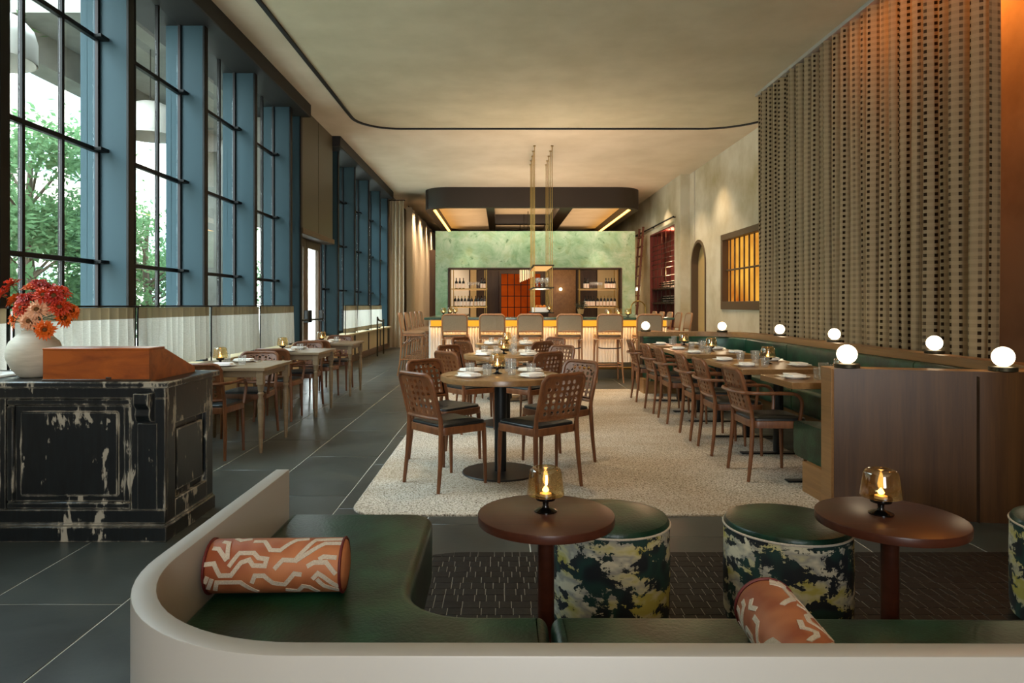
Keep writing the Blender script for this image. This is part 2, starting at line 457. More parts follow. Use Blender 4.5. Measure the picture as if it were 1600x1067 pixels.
def mk_mosaic():
    m, t, b, o = newmat('mosaic_tile'); oi = t.nodes.new('ShaderNodeObjectInfo')
    geo = t.nodes.new('ShaderNodeNewGeometry'); n = noise(t, geo.outputs['Position'], 40, 4)
    hs = t.nodes.new('ShaderNodeHueSaturation'); t.links.new(ramp(t, n, [(.4, lin('#0C0B09')), (.8, lin('#1A1714'))]), hs.inputs['Color'])
    t.links.new(math_(t, 'ADD', math_(t, 'MULTIPLY', oi.outputs['Random'], 1.4), .5), hs.inputs['Value']); t.links.new(hs.outputs[0], b.inputs['Base Color'])
    b.inputs['Roughness'].default_value = .55; b.inputs['Specular IOR Level'].default_value = .25; return m
M['mosaic'] = mk_mosaic()
def mk_rug():
    m, t, b, o = newmat('rug_wool'); v = coords(t); n = noise(t, v, 85, 2, .6); n2 = noise(t, v, 2.5, 3)
    c = ramp(t, n, [(.36, lin('#6A6257')), (.45, lin('#B0A797')), (.58, lin('#CFC7BA')), (.7, lin('#DDD7CC'))])
    c = mixc(t, ramp(t, noise(t, coords(t, (.5, 1, 1)), 1.3, 3), [(.42, G(0)), (.65, G(.38))]), c, lin('#8F7550'))
    t.links.new(c, b.inputs['Base Color']); b.inputs['Roughness'].default_value = 1; b.inputs['Specular IOR Level'].default_value = .05
    bump(t, b, n, .8, .006); return m
M['rug'] = mk_rug()
def mk_pouf():
    m, t, b, o = newmat('pouf_jacquard'); n = noise(t, coords(t, (1, 1, 1.7), rot=(.5, .3, 0)), 8, 6, .66, .3)
    st = noise(t, coords(t, (70, 70, 9)), 1, 3, .6); f = math_(t, 'ADD', n, math_(t, 'MULTIPLY', math_(t, 'SUBTRACT', st, .5), .16))
    n3 = noise(t, coords(t, (1, 1, 1)), 4, 2)
    dark = ramp(t, n3, [(.42, lin('#0C1115')), (.5, lin('#12322A')), (.6, lin('#10161A'))], 'EASE')
    light = ramp(t, noise(t, coords(t, (1, 1, 2), rot=(0, 0, 1)), 5.5, 3), [(.40, lin('#A69A48')), (.48, lin('#B9AF86')), (.56, lin('#8F8B80')), (.64, lin('#C9C0A4'))])
    k = ramp(t, f, [(.505, G(0)), (.52, G(1))])
    t.links.new(mixc(t, k, dark, light), b.inputs['Base Color']); b.inputs['Roughness'].default_value = .85; bump(t, b, st, .3, .003)
    return m
M['pouf'] = mk_pouf()
def mk_bolster(name, a, b2):
    m, t, b, o = newmat(name); v = coords(t); n = noise(t, v, 7, 2)
    t.links.new(ramp(t, n, [(.35, lin(a)), (.65, lin(b2))]), b.inputs['Base Color']); b.inputs['Roughness'].default_value = .6
    w_ = t.nodes.new('ShaderNodeTexWave'); w_.inputs['Scale'].default_value = 120; t.links.new(v, w_.inputs[0]); bump(t, b, w_.outputs['Fac'], .15, .002)
    return m
M['rust'] = mk_bolster('rust_silk', '#8E4726', '#B9754A')
M['ivory'] = plain('ivory_weave', '#CFC3B2', .9, 0, '#B9AC9A', 250, .5, 400)
def mk_host():
    m, t, b, o = newmat('chipped_black_paint')
    v = coords(t, (1, 1, .45)); n = noise(t, v, 9, 6, .62, .3); n2 = noise(t, coords(t, (1, 1, .12)), 60, 3, .5)
    bv = t.nodes.new('ShaderNodeBevel'); bv.inputs['Radius'].default_value = .014; bv.samples = 4
    geo = t.nodes.new('ShaderNodeNewGeometry'); dt = t.nodes.new('ShaderNodeVectorMath'); dt.operation = 'DOT_PRODUCT'
    t.links.new(bv.outputs[0], dt.inputs[0]); t.links.new(geo.outputs['True Normal'], dt.inputs[1])
    edge = math_(t, 'MULTIPLY', math_(t, 'SUBTRACT', 1.0, dt.outputs['Value']), .75)
    f = math_(t, 'ADD', math_(t, 'ADD', n, edge), math_(t, 'MULTIPLY', math_(t, 'SUBTRACT', n2, .5), .22))
    chip = ramp(t, f, [(.60, G(0)), (.63, G(1))])
    base = ramp(t, n2, [(.3, lin('#080B0C')), (.7, lin('#12181A'))])
    t.links.new(mixc(t, chip, base, lin('#9A9484')), b.inputs['Base Color'])
    t.links.new(math_(t, 'ADD', math_(t, 'MULTIPLY', chip, .4), .38), b.inputs['Roughness'])
    bump(t, b, chip, .3, .002); return m
M['host'] = mk_host()
def mk_box():
    m, t, b, o = newmat('worn_amber_wood'); v = coords(t, (.25, 1, 1)); n = noise(t, v, 12, 5, .6, .5); n2 = noise(t, coords(t), 5, 4)
    c = ramp(t, n, [(.3, lin('#743610')), (.6, lin('#A2541C'))]); c = mixc(t, ramp(t, n2, [(.55, G(0)), (.75, G(.7))]), c, lin('#3E1B0A'))
    t.links.new(c, b.inputs['Base Color']); b.inputs['Roughness'].default_value = .35; return m
M['boxwood'] = mk_box()
def mk_bigcurtain():
    m, t, b, o = newmat('woven_check_curtain'); u = t.nodes.new('ShaderNodeUVMap'); sp = t.nodes.new('ShaderNodeSeparateXYZ'); t.links.new(u.outputs[0], sp.inputs[0])
    U, V = sp.outputs[0], sp.outputs[1]
    fu = math_(t, 'FRACT', math_(t, 'MULTIPLY', U, 1/.088)); fv = math_(t, 'FRACT', math_(t, 'MULTIPLY', V, 1/.064))
    du = math_(t, 'LESS_THAN', fu, .32); dv = math_(t, 'LESS_THAN', fv, .48)
    mp = t.nodes.new('ShaderNodeMapping'); mp.inputs['Scale'].default_value = (2.6, .12, 1); t.links.new(u.outputs[0], mp.inputs[0])
    n = noise(t, mp.outputs[0], 1.6, 3); keep = ramp(t, n, [(.40, G(.10)), (.58, G(1))])
    dark = math_(t, 'MULTIPLY', math_(t, 'MULTIPLY', du, dv), keep)
    hl = math_(t, 'MULTIPLY', dv, .14); vl = math_(t, 'MULTIPLY', du, .16)
    fine = math_(t, 'MULTIPLY', math_(t, 'FRACT', math_(t, 'MULTIPLY', V, 1/.0125)), .14)
    d = math_(t, 'MINIMUM', math_(t, 'ADD', math_(t, 'ADD', math_(t, 'MULTIPLY', dark, .86), hl), math_(t, 'ADD', vl, fine)), 1)
    c = mixc(t, d, lin('#AF9B7C'), lin('#2A1F15'))
    t.links.new(c, b.inputs['Base Color']); b.inputs['Roughness'].default_value = .95; b.inputs['Specular IOR Level'].default_value = .05
    tl = t.nodes.new('ShaderNodeBsdfTranslucent'); t.links.new(c, tl.inputs[0]); mx = t.nodes.new('ShaderNodeMixShader'); mx.inputs[0].default_value = .25
    t.links.new(b.outputs[0], mx.inputs[1]); t.links.new(tl.outputs[0], mx.inputs[2]); t.links.new(mx.outputs[0], o.inputs[0])
    return m
M['bigcurtain'] = mk_bigcurtain()
M['sheer'] = cloth('beige_drape', '#D2C6B0', '#C0B298', .3)
M['cafe'] = cloth('white_linen_sheer', '#CDC8BE', '#B9B3A8', .45, [(.475, 2)], '#7A684E', .03)
M['cafe2'] = cloth('white_linen_banded', '#E4E0D6', '#D2CDC1', .5, [(.475, 2), (-1, .09)], '#7A684E', .03)
def mk_glow(name, c1, c2, s, sc):
    m, t, b, o = newmat(name); t.nodes.remove(b); e = t.nodes.new('ShaderNodeEmission'); n = noise(t, coords(t), sc, 3)
    t.links.new(ramp(t, n, [(.3, lin(c1)), (.7, lin(c2))]), e.inputs[0]); e.inputs[1].default_value = s
    t.links.new(e.outputs[0], o.inputs[0]); return m
M['glowwin'] = mk_glow('lit_amber_window', '#A2440A', '#F2B044', 1.15, .9)
M['glowred'] = mk_glow('lit_orange_glass', '#6E2208', '#B8470F', .8, .8)
M['chand'] = emit('lit_glass_rod', (1, .66, .3), 2.5)
M['leaf0'] = plain('tree_leaf', '#2A4420', .6, 0, '#48642F', 3, lo=.3, hi=.7)
M['leaf'] = cloth('leaf_green', '#3E5A38', '#64805A', .45)
M['facade'] = plain('pale_facade', '#9A948C', .8)
M['facadeglass'] = plain('facade_glass', '#5D7C82', .1)
for k_, c_ in (('red', '#AB2007'), ('scarlet', '#C4390B'), ('orange', '#DC6410'), ('peach', '#D9A078')):
    M['petal_'+k_] = plain('petal_'+k_, c_, .6)
M['disc'] = plain('flower_disc', '#5A3A12', .8)
M['vase'] = plain('stoneware', '#C5BFAE', .6, 0, '#B3AD9B', 8, .15, 60, scale=(1, 1, 6))
# ------------------------------------------------------------------ floor
fl = struct('floor', MB().box(-4.4, 5.1, -5.2, 31.2, -.2, -.0025), M['grout'])
offs = {-7: .3, -6: .9, -5: .1, -4: .7, -3: .457, -2: .543, -1: 1.02, 0: .73, 1: .42, 2: 1.1, 3: .2, 4: .8, 5: .35, 6: .95, 7: .5, 8: .1, 9: .7}
far_tiles = MB(); near = []
for k in range(-6, 10):
    x0 = max(-1.042+.6*k-.6+.003, -3.66); x1 = min(-1.042+.6*k-.003, 4.9)
    if x1-x0 < .05: continue
    y = -4.8-offs[k-1 if k-1 in offs else 0] + 0.0
    y = -6+offs.get(k-1, .4)+.02
    while y < 31:
        a, b = max(y+.003, -5.0), min(y+1.197, 31)
        if b-a > .05:
            if y > -1.3 and y < 17.5: near.append((x0, x1, a, b))
            else: far_tiles.bbox(x0, x1, a, b, -.012, 0, .002)
        y += 1.2
for x0, x1, a, b in near:
    o = obj('tile', MB().bbox(x0-(x0+x1)/2, x1-(x0+x1)/2, a-(a+b)/2, b-(a+b)/2, -.012, 0, .002), M['slate'], fl, ((x0+x1)/2, (a+b)/2, 0))
obj('distant_tiles', far_tiles, M['slate'], fl, kind='stuff')
# mosaic inlay under the cocktail tables
mos = rpoly([(-.65, 1.5, .02), (3.3, 1.5, .02), (3.3, 3.58, .02), (-.65, 3.58, .5)], 10)
mf = struct('floor_mosaic', MB().prism(offset(mos, .035), -.004, .0028), plain('pale_grout', '#8A867B', .9))
cells = []; y = 3.578; row = 0
while y > 1.6:
    d = .066; x = -.65+R.uniform(0, .05)
    while x < 3.28:
        wd = R.choice((.04, .052, .06, .075, .085)); cx = x+wd/2; cy = y-d/2
        ok = True
        if cx < -.15 and cy > 3.08: ok = min((a_+.15)**2+(b_-3.08)**2 for a_ in (x, x+wd) for b_ in (y, y-d)) < .485**2
        if cx < -.62: ok = False
        if ok: cells.append((x+.0015, x+wd-.0015, y-d+.0014, y-.0014))
        x += wd
    y -= d; row += 1
def seen(c):
    x, yy = (c[0]+c[1])/2, c[2]
    px = 782+x*1067/yy; py = 476+1387/yy
    return 670 < px < 1600 and py < 966
cells.sort(key=lambda c: (not seen(c), c[2]))
tm = {}
rest = MB()
for i, c in enumerate(cells):
    wd, d = c[1]-c[0], c[3]-c[2]
    h = .0045+R.uniform(0, .0006)
    q4 = [(c[0], c[2]), (c[1], c[2]), (c[1], c[3]), (c[0], c[3])]
    if any(a_ < -.15 and b_ > 3.08 and math.hypot(a_+.15, b_-3.08) > .496 for a_, b_ in q4):
        cut = []
        for a_, b_ in q4:
            l_ = math.hypot(a_+.15, b_-3.08)
            if a_ < -.15 and b_ > 3.08 and l_ > .496: a_, b_ = -.15+(a_+.15)*.496/l_, 3.08+(b_-3.08)*.496/l_
            cut.append((a_, b_))
        tb = MB().prism(cut, 0, h)
        if i < 300: obj('tile', tb, M['mosaic'], mf)
        else: rest.prism(cut, 0, h)
        continue
    if i < 300:
        key = (round(wd, 4), int(h*5000))
        if key not in tm: tm[key] = MB().bbox(-wd/2, wd/2, -d/2, d/2, 0, h, .0012).mesh('mosaic_tile'); tm[key].materials.append(M['mosaic'])
        obj('tile', tm[key], None, mf, ((c[0]+c[1])/2, (c[2]+c[3])/2, 0))
    else: rest.bbox(c[0], c[1], c[2], c[3], 0, h, .0012)
obj('small_tiles', rest, M['mosaic'], mf, kind='stuff')

# rug
rug = obj('area_rug', MB().rprism(rpoly([(-.94, 4.19, .2), (2.55, 4.19, .03), (2.55, 10.4, .1), (-.94, 10.4, .2)], 8), 0.0, .014, .008, 3), M['rug'])
tag(rug, 'speckled beige wool rug under the round tables and the banquette chairs', 'rug')

# ------------------------------------------------------------------ ceiling, right walls
CE = 4.66
struct('ceiling', MB().box(-4.2, 5.4, -5.2, 31.2, CE, CE+.3), M['ceil'])
pp = rpoly([(-2.62, -5.1, 0), (4.86, -5.1, 0), (4.86, 12.85, 1.1), (-2.62, 12.85, .75)], 12)
cp = struct('ceiling_panel', MB().prism(pp, CE-.035, CE+.01), M['ceilpanel'])
tr = MB(); q = [p for p in pp]
i0 = [i for i, p in enumerate(q) if p[1] < -5][1]
ring = q[i0:]+q[:i0]
tr.sweep(ring, [(-.04, CE-.06), (.012, CE-.06), (.012, CE+.01), (-.04, CE+.01)])
struct('trim_1', tr, M['valance'])

wr = MB()
def wallx(mb, x0, x1, y0, y1, z0=0, z1=CE): mb.box(x0, x1, y0, y1, z0, z1)
XR = 4.88
wallx(wr, XR, XR+.5, 9.6, 12.2); wallx(wr, XR, XR+.5, 12.2, 15.05, 0, 1.2); wallx(wr, XR, XR+.5, 12.2, 15.05, 2.83)
wallx(wr, XR, XR+.5, 15.05, 16.2)
AY0, AY1, AZ = 16.2, 17.44, 2.28
na = 16; arc = [((AY0+AY1)/2-(AY1-AY0)/2*math.cos(PI*k/na), AZ+(AY1-AY0)/2*math.sin(PI*k/na)) for k in range(na+1)]
for (ya, za), (yb, zb) in zip(arc[:-1], arc[1:]):
    v = [(x, y_, z_) for x in (XR, XR+.5) for y_, z_ in ((ya, za), (yb, zb), (yb, CE), (ya, CE))]
    wr.add(v, [(0, 1, 2, 3), (4, 7, 6, 5), (0, 4, 5, 1), (1, 5, 6, 2), (0, 3, 7, 4)])
wallx(wr, 4.64, XR+.5, 17.6, 18.2); wallx(wr, XR, XR+.5, 17.44, 17.6)
wallx(wr, 4.64, XR+.5, 18.2, 21.2, 0, .6); wallx(wr, 4.64, XR+.5, 18.2, 21.2, 3.45); wallx(wr, 4.64, XR+.5, 21.2, 31.2)
struct('wall_right', wr, M['rightplaster'])
struct('wall_right', MB().box(XR, XR+.5, -5.2, 9.6, 0, CE), plain('clay_plaster', '#8C7358', .85, 0, '#735A42', 1.3, .15, 25, detail=6))
# arched doorway: brown reveal and pale door leaf
dr = MB(); pts = [(AY0, 0)]+arc+[(AY1, 0)]
for (ya, za), (yb, zb) in zip(pts[:-1], pts[1:]):
    cy = (AY0+AY1)/2
    def ins(y_, z_, d=.07): return (cy+(y_-cy)*(1-d/.62), z_ if z_ < AZ else AZ+(z_-AZ)*(1-d/.62))
    a2, b2 = ins(ya, za), ins(yb, zb)
    v = [(XR-.02, ya, za), (XR-.02, yb, zb), (XR-.02, *b2), (XR-.02, *a2), (XR+.15, *a2), (XR+.15, *b2), (XR+.0, ya, za), (XR+.0, yb, zb)]
    dr.add(v, [(0, 1, 2, 3), (3, 2, 5, 4), (0, 6, 7, 1)])
d1 = struct('door_1', dr, M['brownpaint'])
lf = MB(); lf.prism([(y_, z_) for y_, z_ in ([(AY0, 0)]+arc+[(AY1, 0)])], 0, .04)
lf.xf(Matrix(((0, 0, 1, XR+.15), (1, 0, 0, 0), (0, 1, 0, 0), (0, 0, 0, 1))))
obj('door_leaf', lf, M['tan'], d1)

# lit window in the right wall
wn = struct('window_1', MB().bbox(XR-.03, XR+.2, 12.2, 15.05, 2.70, 2.83, .006).bbox(XR-.03, XR+.2, 12.2, 15.05, 1.2, 1.37, .006)
            .bbox(XR-.03, XR+.2, 14.93, 15.05, 1.37, 2.70, .006).bbox(XR-.03, XR+.2, 12.2, 12.32, 1.37, 2.7, .006), M['brownpaint'])
obj('backlit_pane', MB().box(XR+.11, XR+.13, 12.2, 15.05, 1.2, 2.83), M['glowwin'], wn)
for k in range(9): obj('bar', MB().bbox(XR+.06, XR+.09, 14.7-k*.28, 14.73-k*.28, 1.37, 2.7, .004), M['brownpaint'], wn)
obj('bar', MB().bbox(XR+.055, XR+.1, 12.3, 14.95, 2.03, 2.065, .004), M['brownpaint'], wn)

# wine niche in the right wall
XN = 4.64
nb = MB().box(XN+.42, XN+.46, 18.2, 21.2, .6, 3.45).box(XN, XN+.46, 18.2, 18.24, .6, 3.45).box(XN, XN+.46, 21.16, 21.2, .6, 3.45).box(XN, XN+.46, 18.24, 21.16, 3.41, 3.45).box(XN, XN+.46, 18.24, 21.16, .6, .64)
niche = thing('wine_rack', 'tall recessed wine rack with metal grid in the plaster wall', 'wine rack', (0, 0, 0))
obj('niche_lining', nb, M['wine_red'], niche)
for k in range(6):
    yy = 18.4+k*.5; obj('upright', MB().tube([(XN+.06, yy, .64), (XN+.06, yy, 3.41)], .009, 6), M['olddark'], niche)
for zz in (1.36, 1.78, 2.12, 2.36, 2.5, 2.64, 2.78, 2.92, 3.06):
    obj('shelf_rail', MB().tube([(XN+.05, 18.24, zz), (XN+.05, 21.16, zz)], .009, 6), M['olddark'], niche)
for zz in (1.34, 1.76): obj('shelf', MB().bbox(XN+.06, XN+.4, 18.24, 21.16, zz-.02, zz, .004), M['darkwood'], niche)
lamp('niche_light', 'POINT', (XN+.2, 19.3, 3.3), 30, (1, .35, .2), size=.05)
lamp('niche_light', 'POINT', (XN+.02, 19.3, 2.2), 55, (1, .6, .35), size=.05)
rl = thing('ladder_rail', 'dark iron rail above the wine rack for a rolling ladder', 'rail', (0, 0, 0))
obj('rail', MB().tube([(XN-.08, 18.0, 3.62), (XN-.08, 23.2, 3.62)], .022, 8), M['ironframe'], rl)
for yy in (18.1, 20.6, 23.1): obj('bracket', MB().tube([(XN, yy, 3.62), (XN-.09, yy, 3.62)], .018, 6), M['ironframe'], rl)
ld = thing('rolling_ladder', 'red-brown wooden library ladder leaning beside the wine rack', 'ladder', (0, 0, 0))
for yy in (21.5, 22.1):
    obj('stile', MB().tube([(XN-.42, yy, 0), (XN-.14, yy, 3.75)], .035, 6), M['ladder'], ld)
for k in range(11):
    z_ = .35+k*.31; x_ = XN-.42+.28*z_/3.75; obj('rung', MB().bbox(x_-.05, x_+.05, 21.5, 22.1, z_-.015, z_+.015, .004), M['ladder'], ld)

# ------------------------------------------------------------------ left window wall
XI, XG = -3.35, -3.62
struct('wall_left', MB().box(-4.1, XI, -5.2, 3.06, 0, CE+.02).box(-4.1, XI, 20.32, 31.2, 0, CE).box(-4.1, XI-.25, 11.46, 13.66, 2.6, CE+.02), M['darkpanel'])  # unseen near stretch left solid to cut the frontal daylight
struct('trim_2', MB().bbox(-4.1, XI+.16, -5.1, 11.5, 4.45, 4.67, .01).bbox(-4.1, XI+.16, 13.6, 20.35, 4.45, 4.67, .01), M['valance'])
ROWS1 = [.72, 1.68, 2.68, 3.68, 4.62, 4.84]
def bay(n, y0, y1, cols, rows, jamb=True):
    f = struct('window_%d' % n, MB().bbox(XG-.04, XG+.04, y0, y1, rows[0]-.06, rows[0], .004).bbox(XG-.04, XG+.04, y0, y1, rows[-1], rows[-1]+.06, .004)
               .bbox(XG-.04, XG+.02, y0, y0+.05, rows[0], rows[-1], .004).bbox(XG-.012, XG+.02, y1-.03, y1, rows[0], rows[-1], .003), M['ironframe'])
    cw = (y1-y0-.1)/cols
    for c in range(1, cols): obj('mullion', MB().bbox(XG-.018, XG+.022, y0+.05+cw*c-.016, y0+.05+cw*c+.016, rows[0], rows[-1], .004), M['ironframe'], f)
    for r in rows[1:-1]: obj('glazing_bar', MB().bbox(XG-.018, XG+.03, y0+.05, y1-.03, r-.02, r+.02, .004).bbox(XG+.03, XG+.10, y1-.12, y1+.01, r-.015, r+.015, .003), M['ironframe'], f)
    for c in range(cols):
        for r0, r1 in zip(rows[:-1], rows[1:]):
            obj('pane', MB().box(XG-.003, XG+.003, y0+.05+cw*c+.022, y0+.05+cw*(c+1)-.022, r0+.02, r1-.02), M['pane'], f)
    if jamb:  # deep blue-grey fin that closes the bay, with a dark inner edge
        obj('jamb', MB().bbox(XG-.16, XI-.012, y1+.0, y1+.075, 0, 4.9, .004), M['fin'], f)
        obj('jamb_edge', MB().bbox(XI-.012, XI+.012, y1-.01, y1+.085, 0, 4.5, .003), M['ironframe'], f)
    obj('sill', MB().bbox(XG-.06, XI+.1, y0, y1+.07, rows[0]-.10, rows[0]-.06, .004), M['cream'], f)
    obj('apron', MB().bbox(XG+.05, XI, y0, y1+.07, 0.16, rows[0]-.10, .004), M['cream'], f)
    obj('plinth', MB().bbox(XG+.05, XI+.015, y0, y1+.07, 0, .16, .004), M['baseboard'], f)
    obj('head', MB().bbox(XG-.16, XI, y0, y1+.07, 4.88, 4.95, .004), M['valance'], f)
    return f
n = 2; ye = [2.99, 4.565, 6.14, 7.71, 9.29, 10.87]
for a, b in zip(ye[:-1], ye[1:]):
    bay(n, a+.075, b, 3, ROWS1); n += 1
bay(n, 10.945, 11.42, 1, ROWS1); n += 1
ye = [13.66, 14.05, 15.66, 17.3, 18.95, 20.25]
for a, b in zip(ye[:-1], ye[1:]):
    bay(n, a+.075, b, 3 if b-a > .8 else 1, [.72, 1.62, 2.62, 3.62, 4.84]); n += 1
# door section with dark panels above
ps = struct('trim_3', MB().bbox(XI-.2, XI, 11.5, 12.55, 2.6, CE, .006).bbox(XI-.2, XI, 12.57, 13.62, 2.6, CE, .006), M['darkpanel'])
obj('head_rail', MB().bbox(XI-.3, XI+.03, 11.48, 13.66, 2.5, 2.6, .006), M['brownpaint'], ps)
def doorleaf(nm, y0, y1):
    f = struct(nm, MB().bbox(XG-.03, XG+.04, y0, y0+.13, 0, 2.5, .004).bbox(XG-.03, XG+.04, y1-.13, y1, 0, 2.5, .004)
               .bbox(XG-.03, XG+.04, y0+.13, y1-.13, 2.36, 2.5, .004).bbox(XG-.03, XG+.04, y0+.13, y1-.13, 0, .25, .004), M['brownpaint'])
    obj('pane', MB().box(XG-.004, XG+.004, y0+.13, y1-.13, .25, 2.36), M['pane'], f)
    obj('push_bar', MB().tube([(XG+.1, y0+.08, 1.02), (XG+.1, y1-.08, 1.02)], .018, 8).bbox(XG+.04, XG+.12, y0+.05, y0+.12, .97, 1.2, .01).bbox(XG+.04, XG+.12, y1-.12, y1-.05, .97, 1.2, .01), M['blackmetal'], f)
doorleaf('door_2', 11.56, 12.55); doorleaf('door_3', 12.58, 13.57)
# end and rear walls
struct('wall_back', MB().box(-4.1, 5.4, 31.0, 31.2, 0, CE), M['darkpanel'])
struct('wall_front', MB().box(-4.1, -.5, -5.2, -5.0, 0, CE).box(1.5, 5.4, -5.2, -5.0, 0, CE).box(-.5, 1.5, -5.2, -5.0, 3.8, CE), M['rightplaster'])
fw = struct('window_%d' % (n+1), MB().bbox(-.5, 1.5, -5.14, -5.06, 0, .12, .004).bbox(-.5, 1.5, -5.14, -5.06, 3.7, 3.8, .004), M['ironframe'])  # unseen rear window, added and sized to let in frontal daylight
for k in range(3): obj('mullion', MB().bbox(-.5+.97*k, -.44+.97*k, -5.14, -5.06, .1, 3.75, .004), M['ironframe'], fw)
for z_ in (1.2, 2.4): obj('glazing_bar', MB().bbox(-.5, 1.5, -5.13, -5.07, z_-.025, z_+.025, .004), M['ironframe'], fw)

# ------------------------------------------------------------------ draperies
def wavy(path_fn, L, z0, z1, pitch, amp, seedn, zseg=10, sub=7, flare=0, pleat=0):
    rr = random.Random(seedn); n = int(L/pitch*sub); ph = [rr.uniform(-.6, .6) for _ in range(int(L/pitch)+3)]; am = [rr.uniform(.6, 1.3) for _ in range(int(L/pitch)+3)]
    mb = MB(); vs = []; uv = []; fs = []; cl = 0; prev = None
    for i in range(n+1):
        s = L*i/n; k = s/pitch; j = int(k); fr = k-j
        p = ph[j]*(1-fr)+ph[j+1]*fr; a = amp*(am[j]*(1-fr)+am[j+1]*fr)
        off = a*math.sin(2*PI*k+p*1.5)+.25*a*math.sin(4.1*PI*k+p*3)
        if pleat: off = pleat*a*(1-2*abs(math.sin(PI*(k+.25*p))))+.2*a*math.sin(2.6*k)
        if prev is not None: cl += math.hypot(s-prev[0], off-prev[1])
        prev = (s, off)
        for z in range(zseg+1):
            t = z/zseg; o = off*(1+flare*(1-t))+amp*.25*math.sin(3*t+k*1.7)*(1-t)
            x, y = path_fn(s, o); vs.append((x, y, z0+(z1-z0)*t)); uv.append((cl, (z1-z0)*t))
    m = zseg+1
    for i in range(n):
        for z in range(zseg): fs.append((i*m+z, (i+1)*m+z, (i+1)*m+z+1, i*m+z+1))
    return mb.add(vs, fs, True, uv)
bc = thing('tall_curtain', 'floor to ceiling curtain woven in brown and cream checks behind the banquette', 'curtain', (0, 0, 0))
obj('cloth', wavy(lambda s, o: (4.10+o, 10.75-s), 5.06, .02, 4.56, .20, .085, 3, 8, 14, 0, 1), M['bigcurtain'], bc, uv=True)
obj('track', MB().bbox(4.02, 4.14, 5.66, 10.78, 4.575, 4.625, .004), M['white'], bc)
c1 = thing('sheer_drape', 'pale beige drape hanging at the end of the blue windows', 'curtain', (0, 0, 0))
obj('cloth', wavy(lambda s, o: (-3.32+s, 20.42+o), .44, .02, 4.4, .12, .05, 5, 6, 9), M['sheer'], c1, uv=True)
obj('track', MB().tube([(-3.34, 20.42, 4.42), (-2.85, 20.42, 4.42)], .015, 6), M['ironframe'], c1)
c2 = thing('long_drape', 'long run of warm lit beige drapes leading to the green wall', 'curtain', (0, 0, 0))
obj('cloth', wavy(lambda s, o: (-2.92+o, 21.7+s), 8.6, .02, 4.4, .26, .085, 8, 6, 8), M['sheer'], c2, uv=True)
obj('track', MB().tube([(-2.92, 21.6, 4.42), (-2.92, 30.4, 4.42)], .015, 6), M['ironframe'], c2)
for yy in (22.4, 24.2, 26.0, 28.0): lamp('drape_light', 'SPOT', (-2.45, yy, 4.5), 520, (1, .72, .48), (0, .16, 0), .04, None, 1.9, .9)
# cafe curtains on rods, one to a bay
def cafe(y0, y1, seedn, label, m='cafe'):
    t = thing('cafe_curtain', label, 'curtain', (XI+.055, 0, 0), 0, 'cafe curtains along the windows')
    obj('cloth', wavy(lambda s, o: (o, y0+.012+s), y1-y0-.03, .70, 1.275, .125, .030, seedn, 5, 8, .3, -1), M[m], t, uv=True)
    rod = obj('rod', MB().tube(smoothpath([(0, y0, .66), (0, y0, 1.2), (0, y0+.015, 1.27), (0, y0+.06, 1.285), (0, y1-.03, 1.285)], 4), .008, 6), M['ironframe'], t)
    obj('finial', MB().lathe([(0, -.012), (.012, 0), (0, .012)], 8, (0, y1-.03, 1.285)), M['ironframe'], rod)
for k, (a, b, d) in enumerate(((3.05, 4.58, 'behind the host stand vase'), (4.62, 6.17, 'behind the slanted wooden box'), (6.2, 7.74, 'beside the front window table'), (7.78, 9.32, 'beside the middle window table'), (9.36, 10.9, 'just before the glass doors'))):
    cafe(a, b, 20+k, 'white linen cafe curtain with taupe header '+d)
for k, (a, b, d) in enumerate(((14.5, 15.6, 'first past the glass doors'), (15.75, 17.25, 'in the middle past the doors'), (17.4, 18.9, 'by the small handrail'))):
    cafe(a, b, 30+k, 'short white curtain banded top and bottom, '+d, 'cafe2')
hr = thing('handrail', 'small dark brass handrail at the end of the cream window wall', 'handrail', (-3.1, 17.2, 0))
for yy in (0, .9): obj('post', MB().tube([(0, yy, 0), (0, yy, .92 if yy else .98)], .02, 8), M['olddark'], hr)
obj('rail', MB().tube(smoothpath([(0, 0, .98), (.0, .25, .9), (0, .9, .86)], 5), .022, 8), M['olddark'], hr)
